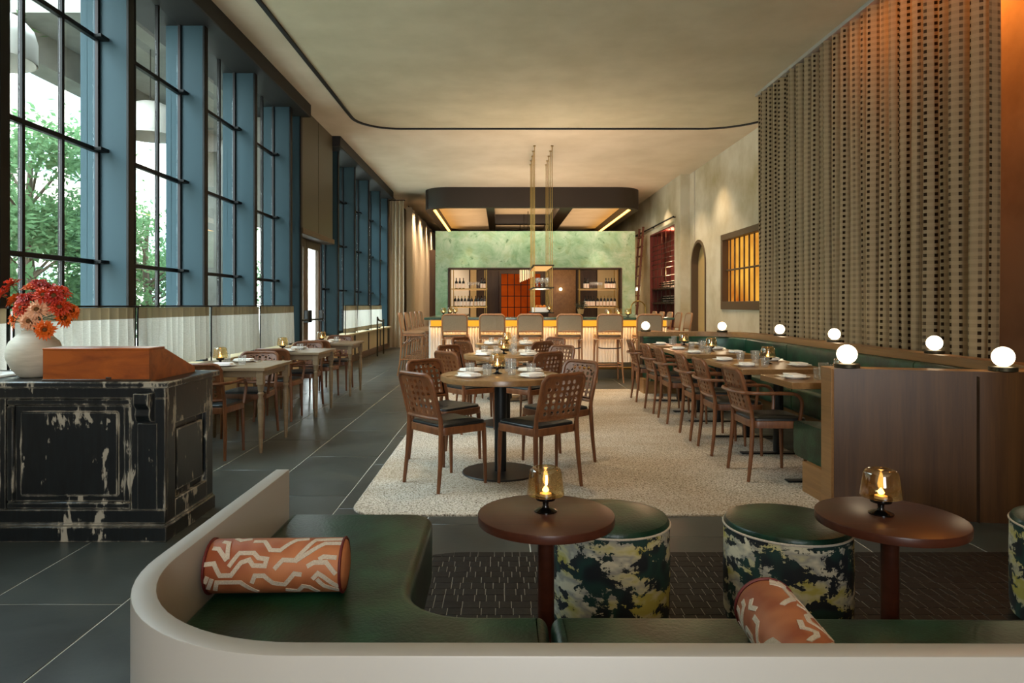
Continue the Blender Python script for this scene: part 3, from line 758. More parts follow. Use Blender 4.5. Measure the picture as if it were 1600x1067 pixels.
# ------------------------------------------------------------------ chairs with perforated backs
def backpanel(w, h, cols, rows, rc, pos, th=.009, mx=.03, mzb=.02, mzt=.03, hole=.011, skip=()):
    """perforated panel; pos(x, z) -> Vector on the curved back, th = thickness along +y"""
    mb = MB(); cw = (w-2*mx)/cols; ch = (h-mzb-mzt)/rows
    def clampc(x, z):
        ax, az = w/2-rc, h-rc
        if abs(x) > ax and z > az:
            dx, dz = abs(x)-ax, z-az; l = math.hypot(dx, dz)
            if l > rc: x = math.copysign(ax+dx*rc/l, x); z = az+dz*rc/l
        return x, z
    def P(x, z, side):
        x, z = clampc(x, z); p = pos(x, z); return (p[0], p[1]+side*th/2, p[2])
    for side in (-1, 1):
        vs = []; fs = []
        def q(pts):
            b = len(vs); vs.extend(P(x, z, side) for x, z in pts); fs.append(tuple(range(b, b+len(pts))))
        xs = [-w/2]+[-w/2+mx+cw*i for i in range(cols+1)]+[w/2]; zs = [0]+[mzb+ch*j for j in range(rows+1)]+[h]
        for i in range(len(xs)-1):
            for j in range(len(zs)-1):
                x0, x1, z0, z1 = xs[i], xs[i+1], zs[j], zs[j+1]
                if 1 <= i <= cols and 1 <= j <= rows and (j-1) not in skip and not ((j-1) == rows-1 and (i == 1 or i == cols)):
                    cx, cz = (x0+x1)/2, (z0+z1)/2; o8 = [(x1, cz), (x1, z1), (cx, z1), (x0, z1), (x0, cz), (x0, z0), (cx, z0), (x1, z0)]
                    c8 = [(cx+hole*math.cos(k*PI/4), cz+hole*math.sin(k*PI/4)) for k in range(8)]
                    for k in range(8): q([o8[k], o8[(k+1) % 8], c8[(k+1) % 8], c8[k]])
                    if side == 1:
                        for k in range(8):
                            a, b_ = c8[k], c8[(k+1) % 8]
                            mb.add([P(*a, -1), P(*b_, -1), P(*b_, 1), P(*a, 1)], [(0, 1, 2, 3)], True)
                else: q([(x0, z0), (x1, z0), (x1, z1), (x0, z1)])
        mb.add(vs, fs, True)
    return mb
SEAT = rpoly([(-.20, -.205, .06), (.20, -.205, .06), (.228, .215, .07), (-.228, .215, .07)], 5)
def backpos(z0, y0, lean, hw, depth):
    def f(x, z): return Vector((x, y0-lean*z-depth*(1-(x/hw)**2), z0+z))
    return f
def make_chair(arms):
    t = thing('armchair' if arms else 'dining_chair', '', 'chair'); wd = M['chair']
    hw = .192; zb = .50; hp = .305; pos = backpos(zb, -.205, .27, hw, .022)
    obj('seat_frame', MB().rprism(SEAT, .385, .438, .006, 2, True), wd, t)
    obj('seat', MB().rprism(offset(SEAT, .012), .432, .458, .012, 3, False, .012), M['blackleather'], t)
    obj('backrest', backpanel(2*hw, hp, 6 if not arms else 5, 6 if not arms else 7, .06, pos, skip=() if not arms else (3,), hole=.0158 if not arms else .0138, th=.006), wd, t)
    # bent frame round the back, open at the bottom
    fr = []; r_ = .06
    fr.append(Vector((-hw, -.2, .44)))
    for z_ in (0, .08, .16, hp-r_): fr.append(pos(-hw, z_))
    for k in range(1, 6): a = PI-PI/2*k/5; fr.append(pos(-hw+r_+r_*math.cos(a), hp-r_+r_*math.sin(a)))
    for k in range(1, 4): fr.append(pos((-hw+r_)+(2*hw-2*r_)*k/4, hp))
    for k in range(0, 6): a = PI/2-PI/2*k/5; fr.append(pos(hw-r_+r_*math.cos(a), hp-r_+r_*math.sin(a)))
    for z_ in (.16, .08, 0): fr.append(pos(hw, z_))
    fr.append(Vector((hw, -.2, .44)))
    obj('back_frame', MB().tube(fr, .0155, 8), wd, t)
    obj('back_rail', MB().tube([pos(hw*x, 0) for x in (-1, -.6, -.2, .2, .6, 1)], .013, 8), wd, t)
    for s in (-1, 1):
        obj('leg', MB().tube([(s*.192, -.2, .46), (s*.196, -.202, .36), (s*.202, -.212, .2), (s*.208, -.235, 0)], [.0175, .0175, .016, .0125], 8), wd, t)
        obj('leg', MB().tube([(s*.198, .178, .40), (s*.2, .182, .3), (s*.203, .19, 0)], [.0175, .0165, .0115], 8), wd, t)
    if arms:
        z_ = .645; p = [(-.228, .13, .43), (-.24, .14, .53), (-.248, .135, .595), (-.25, .10, .634), (-.25, .03, z_), (-.248, -.12, z_), (-.225, -.235, z_), (-.15, -.295, z_), (0, -.308, z_)]
        p = p+[(-x, y, z) for x, y, z in reversed(p[:-1])]
        obj('arm_hoop', MB().tube(smoothpath(p, 3), .0135, 8), wd, t)
    return t
chair = lambda: make_chair(False)
armchair = lambda: make_chair(True)
face = lambda dx, dy: math.atan2(-dx, dy)      # z rotation that turns local +y to (dx, dy)
FZ = .0145
sides = [('lounge side toward the windows', -1, -1), ('lounge side toward the banquette', 1, -1), ('bar side toward the windows', -1, 1), ('bar side toward the banquette', 1, 1)]

# ------------------------------------------------------------------ tableware
def tumbler(h, r):
    t = MB().openlathe([(.0, .004), (r*.86, .004), (r, h), (r*.94, h), (r*.80, .014), (0, .014)], 14); return t
def mk_goblet():
    t = thing('candle_lamp', '', 'candle lamp')
    obj('foot', MB().lathe([(.0, 0), (.041, 0), (.041, .004), (.03, .009), (.013, .015), (.010, .022), (.0115, .034), (.016, .036), (.034, .042), (.037, .05), (.036, .058), (.0, .052)], 20), M['smokeglass'], t)
    obj('shade', MB().openlathe([(.036, .056), (.064, .060), (.0655, .064), (.056, .140), (.052, .150), (.044, .156), (.036, .157), (.036, .153)], 36, (0, 0, 0), .022), M['amberglass'], t)
    c = obj('candle', MB().lathe([(0, .052), (.021, .053), (.021, .064), (0, .064)], 14), M['wax'], t)
    obj('flame', MB().lathe([(0, .066), (.009, .070), (.012, .076), (.007, .085), (0, .093)], 8), M['flame'], c)
    return t
def mk_plate():
    o = obj('plate', MB().lathe([(0, 0), (.06, 0), (.066, .006), (.104, .013), (.106, .0155), (.1, .016), (.062, .0085), (0, .008)], 28), M['porcelain']); return tag(o, '', 'plate')
def mk_napkin():
    mb = MB()
    for k, (dx, dy) in enumerate(((0, 0), (.003, .004), (-.003, .002))):
        mb.rprism(rpoly([(-.082+dx, -.052+dy, .012), (.082+dx, -.052+dy, .012), (.082+dx, .052+dy, .012), (-.082+dx, .052+dy, .012)], 3), .0085+k*.0075, .0165+k*.0075, .0035, 2, True)
    return tag(obj('napkin', mb, M['linen']), '', 'napkin')
def mk_tumbler(): return tag(obj('water_glass', tumbler(.088, .037), M['clear']), '', 'glass')
def mk_tall(): return tag(obj('carafe_glass', tumbler(.125, .034), M['clear']), '', 'glass')
def mk_fork():
    mb = MB().bbox(-.004, .004, -.09, .04, 0, .003, .001).bbox(-.011, .011, .04, .055, .0005, .003, .001)
    for x in (-.009, -.003, .003, .009): mb.bbox(x-.0015, x+.0015, .055, .095, .001, .003, .0005)
    return tag(obj('fork', mb, M['brass']), '', 'fork')
def setting(x, y, z, ang, who, glass=True, fork=True):
    """a place laid at (x, y); ang = direction from the sitter to the table"""
    rj = R.uniform(-.12, .12)
    put('plate', mk_plate, (x, y, z), 0, 'white plate under a folded napkin, '+who, 'white dinner plates')
    put('napkin', mk_napkin, (x+R.uniform(-.008, .008), y+R.uniform(-.008, .008), z+.0008), ang+rj, 'folded white napkin on its plate, '+who, 'folded napkins')
    c, s = math.cos(ang), math.sin(ang)
    L = lambda a, b: (x+c*a-s*b, y+s*a+c*b)
    if fork: put('fork', mk_fork, (*L(-.145, 0), z), ang, 'small brass fork beside the plate, '+who, 'brass forks')
    if glass: put('water', mk_tumbler, (*L(.12, .12), z), R.uniform(0, 3), 'clear water tumbler behind the plate, '+who, 'water tumblers')

# ------------------------------------------------------------------ round tables with four chairs each
def round_table():
    t = thing('round_table', '', 'table')
    obj('tabletop', MB().rprism(circ(0, 0, .46, 48), .708, .75, .004, 2, True), M['oak'], t)
    obj('column', MB().lathe([(.046, .012), (.046, .69), (.12, .70), (.12, .708)], 24), M['blackmetal'], t)
    obj('base', MB().lathe([(.293, 0), (.295, .004), (.29, .012), (.05, .014), (.0, .014)], 40), M['blackmetal'], t)
    return t
RT = [('front round table', 0.0, 5.24, 'round oak table on a black disc base, foremost of three on the rug'),
      ('middle round table', .06, 7.37, 'round oak table on a black column, between the other two round tables'),
      ('rear round table', .11, 9.35, 'round oak table on the rug, rearmost and closest to the bar stools')]
CH1 = [(-.385, 4.95, .255, .225), (.265, 4.90, -.62, .78), (-.45, 5.68, .43, -.40), (.46, 5.60, -.46, -.36)]
for i, (nm, x, y, lab) in enumerate(RT):
    put('rt', round_table, (x, y, FZ), 0, lab, 'round tables')
    for k, (wh, sx_, sy_) in enumerate(sides):
        cx, cy, dx, dy = CH1[k]
        cx, cy = x+cx, y+cy-5.24
        if i: cx += R.uniform(-.03, .03); cy += R.uniform(-.03, .03); a = R.uniform(-.12, .12); dx, dy = dx*math.cos(a)-dy*math.sin(a), dx*math.sin(a)+dy*math.cos(a)
        put('chair', chair, (cx, cy, FZ), face(dx, dy), 'perforated walnut chair with black seat at the %s, %s' % (nm, wh), 'chairs round the %s' % nm)
        px, py = x+sx_*.235, y+sy_*.2
        setting(px, py, FZ+.75, face(-sx_, -sy_), '%s, %s' % (nm, wh), k in (1, 2, 3))
    put('gob', mk_goblet, (x-.025, y+.05, FZ+.75), 0, 'amber glass candle lamp in the middle of the %s' % nm, 'amber candle lamps')
    put('water', mk_tumbler, (x-.10, y-.10, FZ+.75), 0, 'clear tumbler in front of the candle lamp on the %s' % nm, 'water tumblers')
    put('tall', mk_tall, (x+.085, y-.06, FZ+.75), 0, 'tall clear glass beside the candle lamp on the %s' % nm, 'tall glasses')

# ------------------------------------------------------------------ dining banquette with lamps, tables and armchairs
outer = rpoly([(2.10, 4.30, 0), (3.62, 3.86, .80), (3.66, 10.28, .95), (2.07, 10.28, 0)], 14, False)
dense = []
for a, b in zip(outer[:-1], outer[1:]):
    m_ = max(1, int(math.hypot(b[0]-a[0], b[1]-a[1])/.4)); dense += [(a[0]+(b[0]-a[0])*k/m_, a[1]+(b[1]-a[1])*k/m_) for k in range(m_)]
dense.append(outer[-1])
bq = thing('dining_banquette', 'long C-shaped green leather dining banquette in a walnut surround with lamps on its ledge', 'banquette', (0, 0, 0))
T_ = .13; E0 = (-.03, 1)
obj('outer_panel', MB().sweep(dense, [(0, 0), (T_, 0), (T_, .83), (.012, .83), (.012, .898), (0, .898)], E0), M['panel'], bq)
obj('ledge', MB().sweep(dense, [(.0125, .832), (T_+.03, .832), (T_+.03, .90), (.0125, .90)], E0), M['ledge'], bq)
obj('end_panel', MB().bbox(2.082, 2.10, 4.295, 4.435, 0, .9, .003), M['ledge'], bq)
obj('seam', MB().bbox(2.848, 2.852, 4.07, 4.10, 0, .872, .001).xf(Matrix.Translation((0, -.012, 0))), M['darkwood'], bq)
obj('base', MB().sweep(dense, [(T_, 0), (T_+.27, 0), (T_+.27, .22), (T_, .22)], E0), M['ledge'], bq)
# upholstery in separate lengths
def sub(path, a, b):
    L = [0]
    for p, q_ in zip(path[:-1], path[1:]): L.append(L[-1]+math.hypot(q_[0]-p[0], q_[1]-p[1]))
    tot = L[-1]; a *= tot; b *= tot; out = []
    def at(s):
        for i in range(len(L)-1):
            if L[i] <= s <= L[i+1]+1e-9:
                t = (s-L[i])/(L[i+1]-L[i]); return (path[i][0]*(1-t)+path[i+1][0]*t, path[i][1]*(1-t)+path[i+1][1]*t)
        return path[-1]
    return [at(a)]+[path[i] for i in range(len(L)) if a+.01 < L[i] < b-.01]+[at(b)]
cuts = [0.004, .165, .33, .475, .62, .78, .996]
def rr(x0, x1, z0, z1, r):   # rounded-rectangle profile (offset, z)
    return rpoly([(x0, z0, r), (x1, z0, r), (x1, z1, r), (x0, z1, r)], 3)
for a, b in zip(cuts[:-1], cuts[1:]):
    pth = sub(dense, a+.0008, b-.0008)
    s_ = obj('seat', MB().sweep(pth, rr(T_+.005, T_+(.49 if a < .01 else .56), .22, .47, .045), E0 if a < .01 else None), M['leather'], bq); s_.data.polygons.foreach_set('use_smooth', [True]*len(s_.data.polygons)); s_.data.set_sharp_from_angle(angle=.9)
    s_ = obj('back_cushion', MB().sweep(pth, rr(T_, T_+.085, .40, .83, .03), E0 if a < .01 else None), M['leather'], bq); s_.data.polygons.foreach_set('use_smooth', [True]*len(s_.data.polygons)); s_.data.set_sharp_from_angle(angle=.9)
def mk_globe():
    t = thing('globe_lamp', '', 'lamp')
    obj('base', MB().lathe([(0, 0), (.072, 0), (.075, .003), (.075, .024), (.07, .028), (.0, .028)], 28), M['olddark'], t)
    obj('globe', MB().lathe([(.0, .024)]+[(.06*math.sin(a), .086-.06*math.cos(a)) for a in [PI*k/14 for k in range(1, 14)]]+[(0, .146)], 24), M['globe'], t)
    return t
for x, y, l in ((2.20, 4.335, 'on the front wing, at its free end'), (3.03, 4.115, 'on the curved front corner'), (3.56, 5.60, 'on the long ledge, first past the front corner'), (3.57, 7.3, 'on the long ledge, before the checked curtain, second along'), (3.58, 8.75, 'on the long ledge, third along, near the curtain end'), (3.24, 9.98, 'on the rear curve below the amber window'), (2.17, 10.21, 'on the far wing, in front of a bar stool')):
    put('globe', mk_globe, (x, y, .90), 0, 'white globe lamp '+l, 'globe lamps')
def rect_table(L, posts):
    def f():
        t = thing('banquette_table', '', 'table')
        obj('tabletop', MB().bbox(0, .74, -L/2, L/2, .705, .75, .003), M['oak'], t)
        for p in posts:
            obj('column', MB().tube([(.40, p, .02), (.40, p, .70)], .042, 16), M['blackmetal'], t)
            obj('foot', MB().bbox(.08, .70, p-.035, p+.035, 0, .012, .003), M['blackmetal'], t)
        return t
    return f
BT = [('front banquette table', 4.97, .57, (0,), [4.97], 'small oak table tucked behind the end of the banquette wing'),
      ('second banquette table', 6.2, 1.1, (-.3, .45), [5.95, 6.55], 'longer oak banquette table with two armchairs, second from the banquette front wing'),
      ('third banquette table', 7.86, 1.06, (-.34, .34), [7.55, 8.2], 'longer oak banquette table with two armchairs, second from the far end'),
      ('rear banquette table', 9.14, .58, (0,), [9.14], 'small oak banquette table at the far end near the bar')]
for nm, yc, L, posts, places, lab in BT:
    t = rect_table(L, posts)(); t.location = (2.0, yc, FZ); t['label'] = lab; t['group'] = 'banquette tables'
    for j, yp in enumerate(places):
        who = nm + (', lounge end' if len(places) > 1 and j == 0 else ', bar end' if len(places) > 1 else '')
        setting(2.14, yp, FZ+.75, face(1, 0), who+', chair side', True)
        setting(2.60, yp, FZ+.75, face(-1, 0), who+', leather seat side', len(places) == 1 or j == 1)
    put('gob', mk_goblet, (2.42, yc-(.14 if L < 1 else .02), FZ+.75), 0, 'amber glass candle lamp on the '+nm, 'amber candle lamps')
    put('tall', mk_tall, (2.29, yc-(.13 if L < 1 else .08), FZ+.75), 0, 'tall clear glass beside the candle lamp on the '+nm, 'tall glasses')
for k, (yc, l) in enumerate(((5.17, 'at the front banquette table, foremost in the row'), (6.0, 'at the second banquette table, lounge end'), (6.64, 'at the second banquette table, bar end'), (7.56, 'at the third banquette table, lounge end'), (8.26, 'at the third banquette table, bar end'), (9.2, 'at the rear banquette table, last in the row'))):
    put('armchair', armchair, (2.03, yc, FZ), face(1, R.uniform(-.04, .04)), 'walnut armchair with perforated back '+l, 'armchairs facing the banquette')

# ------------------------------------------------------------------ window tables
def bistro():
    t = thing('window_table', '', 'table'); w_ = M['greywood']; X0, X1, Y0, Y1 = -.40, .40, -.40, .40
    obj('tabletop', MB().bbox(X0, X1, Y0, Y1, .722, .75, .003), w_, t)
    obj('apron', MB().bbox(X0+.05, X1-.05, Y0+.045, Y0+.065, .664, .722, .002).bbox(X0+.05, X1-.05, Y1-.065, Y1-.045, .664, .722, .002).bbox(X0+.045, X0+.065, Y0+.05, Y1-.05, .664, .722, .002).bbox(X1-.065, X1-.045, Y0+.05, Y1-.05, .664, .722, .002), w_, t)
    for sx_ in (-1, 1):
        for sy_ in (-1, 1):
            x, y = sx_*.35, sy_*.35
            mb = MB().bbox(x-.03, x+.03, y-.03, y+.03, .60, .722, .003)
            mb.lathe([(.013, 0), (.016, .02), (.022, .25), (.027, .42), (.024, .47), (.018, .50), (.027, .515), (.027, .525), (.019, .535), (.026, .56), (.03, .60)], 14, (x, y, 0))
            obj('leg', mb, w_, t)
    return t
for nm, yc, lab in (('front window table', 6.33, 'grey-brown table with turned legs by the cafe curtains, foremost of three'), ('middle window table', 8.23, 'grey-brown table with turned legs, between the other two window tables'), ('rear window table', 10.02, 'grey-brown table with turned legs just before the glass doors')):
    xt = -2.45 if yc < 7 else -2.48
    put('bistro', bistro, (xt, yc, 0), 0, lab, 'window tables')
    for side, yy, d in (('lounge side', yc-.42, 1), ('door side', yc+.47, -1)):
        put('armchair', armchair, (xt-.05, yy, 0), face(0, d), 'walnut armchair at the %s, %s' % (nm, side), 'armchairs at the window tables')
    setting(xt-.02, yc-.24, .75, face(0, 1), nm+', lounge side', True)
    setting(xt-.02, yc+.24, .75, face(0, -1), nm+', door side', True)
    put('gob', mk_goblet, (xt-.14, yc-.02, .75), 0, 'amber glass candle lamp on the '+nm, 'amber candle lamps')

# ------------------------------------------------------------------ white lounge banquette in front
HW = .61
wall_in = rpoly([(-.885, 2.86, 0), (-.885, 1.40, .47), (3.4, 1.385, 0)], 16, False)
dn = []
for a, b in zip(wall_in[:-1], wall_in[1:]):
    m_ = max(1, int(math.hypot(b[0]-a[0], b[1]-a[1])/.3)); dn += [(a[0]+(b[0]-a[0])*k/m_, a[1]+(b[1]-a[1])*k/m_) for k in range(m_)]
dn.append(wall_in[-1])
lb = thing('lounge_banquette', 'curved lounge bench with white outer wall and dark green leather seat', 'bench', (0, 0, 0))
wb = obj('outer_wall', MB().sweep(dn, rpoly([(-.056, 0, 0), (0, 0, 0), (0, HW, .004), (-.056, HW, .004)], 2)), M['white'], lb)
HS = .43
s1 = rpoly([(-.88, 2.86, .03), (-.88, 1.405, .465), (.132, 1.40, .02), (.132, 1.925, .03), (-.275, 1.925, .19), (-.275, 2.86, .10)], 8)
obj('seat_cushion', MB().rprism(s1, .17, HS, .035, 5, True), M['leather'], lb)
x = .14
for xa, xb in ((.14, 2.0), (2.008, 3.4)):
    obj('seat_cushion', MB().rprism(rpoly([(xa, 1.395, .02), (xb, 1.39, .02), (xb, 1.905, .03), (xa, 1.925, .03)], 5), .17, HS, .035, 5, True), M['leather'], lb)
obj('base', MB().prism(rpoly([(-.875, 2.80, .03), (-.875, 1.405, .46), (3.4, 1.39, .0), (3.4, 1.82, 0), (-.345, 1.84, .15), (-.345, 2.80, .05)], 8), 0, .17), M['darkwood'], lb)

# bolsters with appliqued winding bands
BL, BR = .40, .078
def mk_bolster_obj():
    t = thing('bolster_cushion', '', 'cushion')
    pr = [(0, -BL/2-.012), (.04, -BL/2-.010), (.07, -BL/2-.003), (BR-.003, -BL/2+.004), (BR, -BL/2+.012), (BR, BL/2-.012), (BR-.003, BL/2-.004), (.07, BL/2+.003), (.04, BL/2+.010), (0, BL/2+.012)]
    Rx = Matrix.Rotation(PI/2, 4, 'Y')
    obj('body', MB().lathe(pr, 40).xf(Rx), M['rust'], t)
    for s in (-1, 1): obj('piping', MB().tube([(s*(BL/2-.002), BR*math.cos(2*PI*k/32), BR*math.sin(2*PI*k/32)) for k in range(32)], .0045, 6, True), M['rubber'], t)
    S = [[(395, 385), (470, 265), (600, 265), (650, 310), (725, 320), (715, 380), (610, 375), (570, 325), (500, 350), (420, 460), (320, 460), (260, 355), (170, 365)],
         [(800, 410), (870, 330), (980, 335), (1060, 230), (1130, 150), (1385, 145)], [(980, 345), (1090, 270), (1220, 185), (1385, 185)],
         [(560, 160), (660, 160), (740, 240), (830, 245), (950, 150), (1060, 140)], [(600, 530), (630, 465), (710, 465), (790, 530), (890, 545), (980, 450), (1045, 460)],
         [(1090, 390), (1150, 355), (1260, 355), (1350, 460)], [(1190, 330), (1230, 305), (1350, 315)], [(1140, 500), (1190, 450), (1240, 480), (1370, 570)], [(1180, 500), (1240, 560), (1370, 600)],
         [(890, 590), (1000, 600), (1050, 560), (1110, 570), (1180, 610)], [(260, 590), (290, 520), (500, 520), (640, 605)], [(215, 220), (270, 225), (370, 330)], [(280, 160), (340, 170), (375, 320)],
         [(380, 130), (440, 150), (530, 135)], [(180, 530), (210, 470)], [(200, 580), (250, 490)]]
    mb = MB()
    for rep in (0, 1):
        for st in S:
            pts = []
            for px, py in st:
                u = (px-160)/1225*BL-BL/2; s = max(-.985, min(.985, (py-372)/252)); th = math.radians(69)+math.asin(s)+PI*rep
                pts.append((u, th*BR))
            hwid = .0062; L_ = []
            for i, p in enumerate(pts):
                p = Vector(p); a = Vector(pts[i-1]) if i else p; b = Vector(pts[i+1]) if i < len(pts)-1 else p
                d1 = (p-a).normalized() if i else (b-p).normalized(); d2 = (b-p).normalized() if i < len(pts)-1 else d1
                nn = Vector((-d1.y-d2.y, d1.x+d2.x)); nn = nn.normalized()/max(.6, abs(nn.normalized().dot(Vector((-d1.y, d1.x)))))
                L_.append((p+nn*hwid, p-nn*hwid))
            for (a0, a1), (b0, b1) in zip(L_[:-1], L_[1:]):
                nseg = max(1, int(((b0+b1)/2-(a0+a1)/2).length/.008))
                for k in range(nseg):
                    q4 = [a0.lerp(b0, k/nseg), a0.lerp(b0, (k+1)/nseg), a1.lerp(b1, (k+1)/nseg), a1.lerp(b1, k/nseg)]
                    vs = []
                    for rad in (BR-.001, BR+.0022):
                        for c in q4:
                            th = c.y/BR; uu = max(-BL/2+.004, min(BL/2-.004, c.x)); vs.append((uu, -rad*math.sin(th), rad*math.cos(th)))
                    mb.add(vs, [(4, 5, 6, 7), (0, 1, 5, 4), (2, 3, 7, 6)]+([(0, 4, 7, 3)] if k == 0 else [])+([(1, 2, 6, 5)] if k == nseg-1 else []))
    obj('woven_bands', mb, M['ivory'], t)
    return t
b1 = put('bol', mk_bolster_obj, (-.674, 2.075, HS+BR+.001), .03, 'rust bolster with ivory bands lying along the curved white wall', 'bolster cushions')
b2 = put('bol', mk_bolster_obj, (.685, 1.595, HS+BR-.006), 0, 'rust bolster with ivory bands standing out from the bench front wall', 'bolster cushions')
b2.rotation_euler = (.9, 0, -PI/2-.06)

# cocktail tables and poufs
def cocktail():
    t = thing('cocktail_table', '', 'table')
    obj('tabletop', MB().rprism(circ(0, 0, .24, 48), .53, .56, .004, 2, True), M['cocktail'], t)
    obj('column', MB().tube([(0, 0, .01), (0, 0, .53)], .029, 20), M['cocktail'], t)
    obj('base', MB().lathe([(.17, 0), (.17, .008), (.03, .014), (0, .014)], 32), M['blackmetal'], t)
    return t
for x, y, w_ in ((.16, 2.40, 'beside the bench seam, over the window-side pouf'), (1.352, 2.37, 'over the middle pouf, near the banquette wing')):
    put('ct', cocktail, (x, y, .008), 0, 'small round dark wenge cocktail table '+w_, 'cocktail tables')
    put('gob', mk_goblet, (x+(.0 if x < 1 else -.02), y+.02, .568), 0, 'smoky amber candle goblet on the cocktail table '+('by the bench seam' if x < 1 else 'near the banquette wing'), 'amber candle lamps')
def pouf():
    t = thing('pouf', '', 'pouf')
    obj('body', MB().lathe([(.22, 0), (.238, .01), (.245, .05), (.247, .2), (.245, .375), (.24, .392), (.22, .40), (0, .40)], 44), M['pouf'], t)
    obj('seat', MB().lathe([(.243, .392), (.244, .402), (.236, .415), (.20, .424), (.1, .429), (0, .43)], 44), M['leather'], t)
    obj('piping', MB().tube([(.246*math.cos(2*PI*k/48), .246*math.sin(2*PI*k/48), .394) for k in range(48)], .0045, 6, True), M['ivory'], t)
    return t
for k, (x, y, l) in enumerate(((.455, 2.85, 'behind the cocktail table by the bench seam'), (1.165, 2.78, 'between the two cocktail tables'), (2.36, 2.76, 'at the mosaic edge beyond the second table'))):
    put('pouf', pouf, (x, y, .008), k*2.1+.4, 'round pouf in green and yellow brushstroke jacquard '+l, 'poufs')
# ------------------------------------------------------------------ host stand, lectern box, vase of flowers
hs = thing('host_stand', 'chipped black panelled host stand with scroll corbels', 'host stand', (-2.56, 3.745, 0), -.0)
W2 = .72; Dp = .62
hm = M['host']
obj('carcass', MB().bbox(-W2+.03, W2-.03, .03, Dp-.03, .05, .85, .004), hm, hs)
obj('worktop', MB().bbox(-W2-.03, W2+.035, -.035, Dp+.03, .846, .88, .006), hm, hs)
obj('plinth', MB().bbox(-W2-.012, W2+.012, -.012, Dp+.012, 0, .085, .005).bbox(-W2-.004, W2+.004, -.004, Dp+.004, .085, .10, .006), hm, hs)
obj('top_rail', MB().bbox(-W2, W2, 0, .03, .785, .846, .003), hm, hs)
obj('bottom_rail', MB().bbox(-W2, W2, 0, .03, .10, .175, .003), hm, hs)
for x0, x1 in ((-W2, -W2+.19), (W2-.19, W2)):
    obj('stile', MB().bbox(x0, x1, 0, .03, .175, .785, .003), hm, hs)
px0, px1 = -.155, W2-.19
for x0, x1 in ((-W2+.19, -.17), ):
    obj('panel', MB().bbox(x0+.04, x1-.04, .012, .032, .215, .745, .004), hm, hs)
obj('stile', MB().bbox(-.19, px0, 0, .03, .175, .785, .003), hm, hs)
mo = obj('panel_moulding', MB().bbox(px0, px1, .004, .034, .745, .785, .008).bbox(px0, px1, .004, .034, .175, .215, .008).bbox(px0, px0+.04, .004, .034, .215, .745, .008).bbox(px1-.04, px1, .004, .034, .215, .745, .008), hm, hs)
obj('panel', MB().bbox(px0+.04, px1-.04, .018, .034, .215, .745, .003).bbox(px0+.075, px1-.075, .008, .034, .25, .71, .006), hm, hs)
# pilaster strips, corbels
for cx in (W2-.095, -W2+.095):
    pf = rpoly([(0, .82, 0), (-.075, .82, 0), (-.078, .76, .02), (-.05, .735, .02), (-.062, .70, .02), (-.045, .665, .02), (0, .655, 0)], 5)
    c = MB().prism(pf, -.04, .04); c.xf(Matrix(((0, 0, 1, cx), (1, 0, 0, 0), (0, 1, 0, 0), (0, 0, 0, 1))))
    obj('corbel', c, hm, hs)
    obj('pilaster', MB().bbox(cx-.055, cx+.055, -.006, .01, .175, .65, .003), hm, hs)
for sx_ in (-1, 1):
    def X(a, b): return (a, b) if a < b else (b, a)
    xa, xb = X(sx_*W2, sx_*(W2-.03))
    obj('side_frame', MB().bbox(xa, xb, .03, .12, .10, .846, .003).bbox(xa, xb, Dp-.09, Dp, .10, .846, .003).bbox(xa, xb, .12, Dp-.09, .10, .2, .003).bbox(xa, xb, .12, Dp-.09, .63, .846, .003), hm, hs)
    xa, xb = X(sx_*(W2-.008), sx_*(W2-.032)); obj('side_panel', MB().bbox(xa, xb, .16, Dp-.13, .24, .59, .005), hm, hs)
lx = thing('lectern_box', 'worn amber wooden writing slope on the host stand', 'lectern box', (-2.21, 3.73, .881), 0)
prof = [(0, 0), (.56, 0), (.56, .03), (.17, .172), (.0, .172)]
bx = MB(); bx.prism(prof, -.29, .29); bx.xf(Matrix(((0, 0, 1, 0), (1, 0, 0, 0), (0, 1, 0, 0), (0, 0, 0, 1))))
obj('body', bx, M['boxwood'], lx)
obj('top_board', MB().bbox(-.293, .293, -.003, .172, .170, .182, .003), M['boxwood'], lx)
obj('base_trim', MB().bbox(-.296, .296, -.005, .012, 0.0, .012, .003), M['darkwood'], lx)
for (px, w_) in ((.055, .03),): obj('dark_chip', MB().bbox(px, px+w_, -.0062, 0, .012, .024, .002), M['darkwood'], lx)
va = tag(obj('vase', MB().openlathe([(0, .012), (.06, .0), (.075, .004), (.115, .05), (.140, .11), (.143, .15), (.125, .205), (.085, .245), (.064, .258), (.062, .268), (.066, .274), (.058, .274), (.052, .262), (.06, .25), (.11, .2)], 40), M['vase'], None, (-2.71, 3.97, .881)), 'round grey stoneware vase beside the wooden slope on the host stand', 'vase')
pad = tag(obj('paper_menu', MB().bbox(-.11, .11, -.15, .15, 0, .004, .001).bbox(-.105, .115, -.148, .148, .004, .009, .001).bbox(-.11, .108, -.15, .15, .009, .014, .001), M['linen'], None, (-2.97, 4.0, .881)), 'stack of white paper menus behind the vase on the host stand', 'menus')
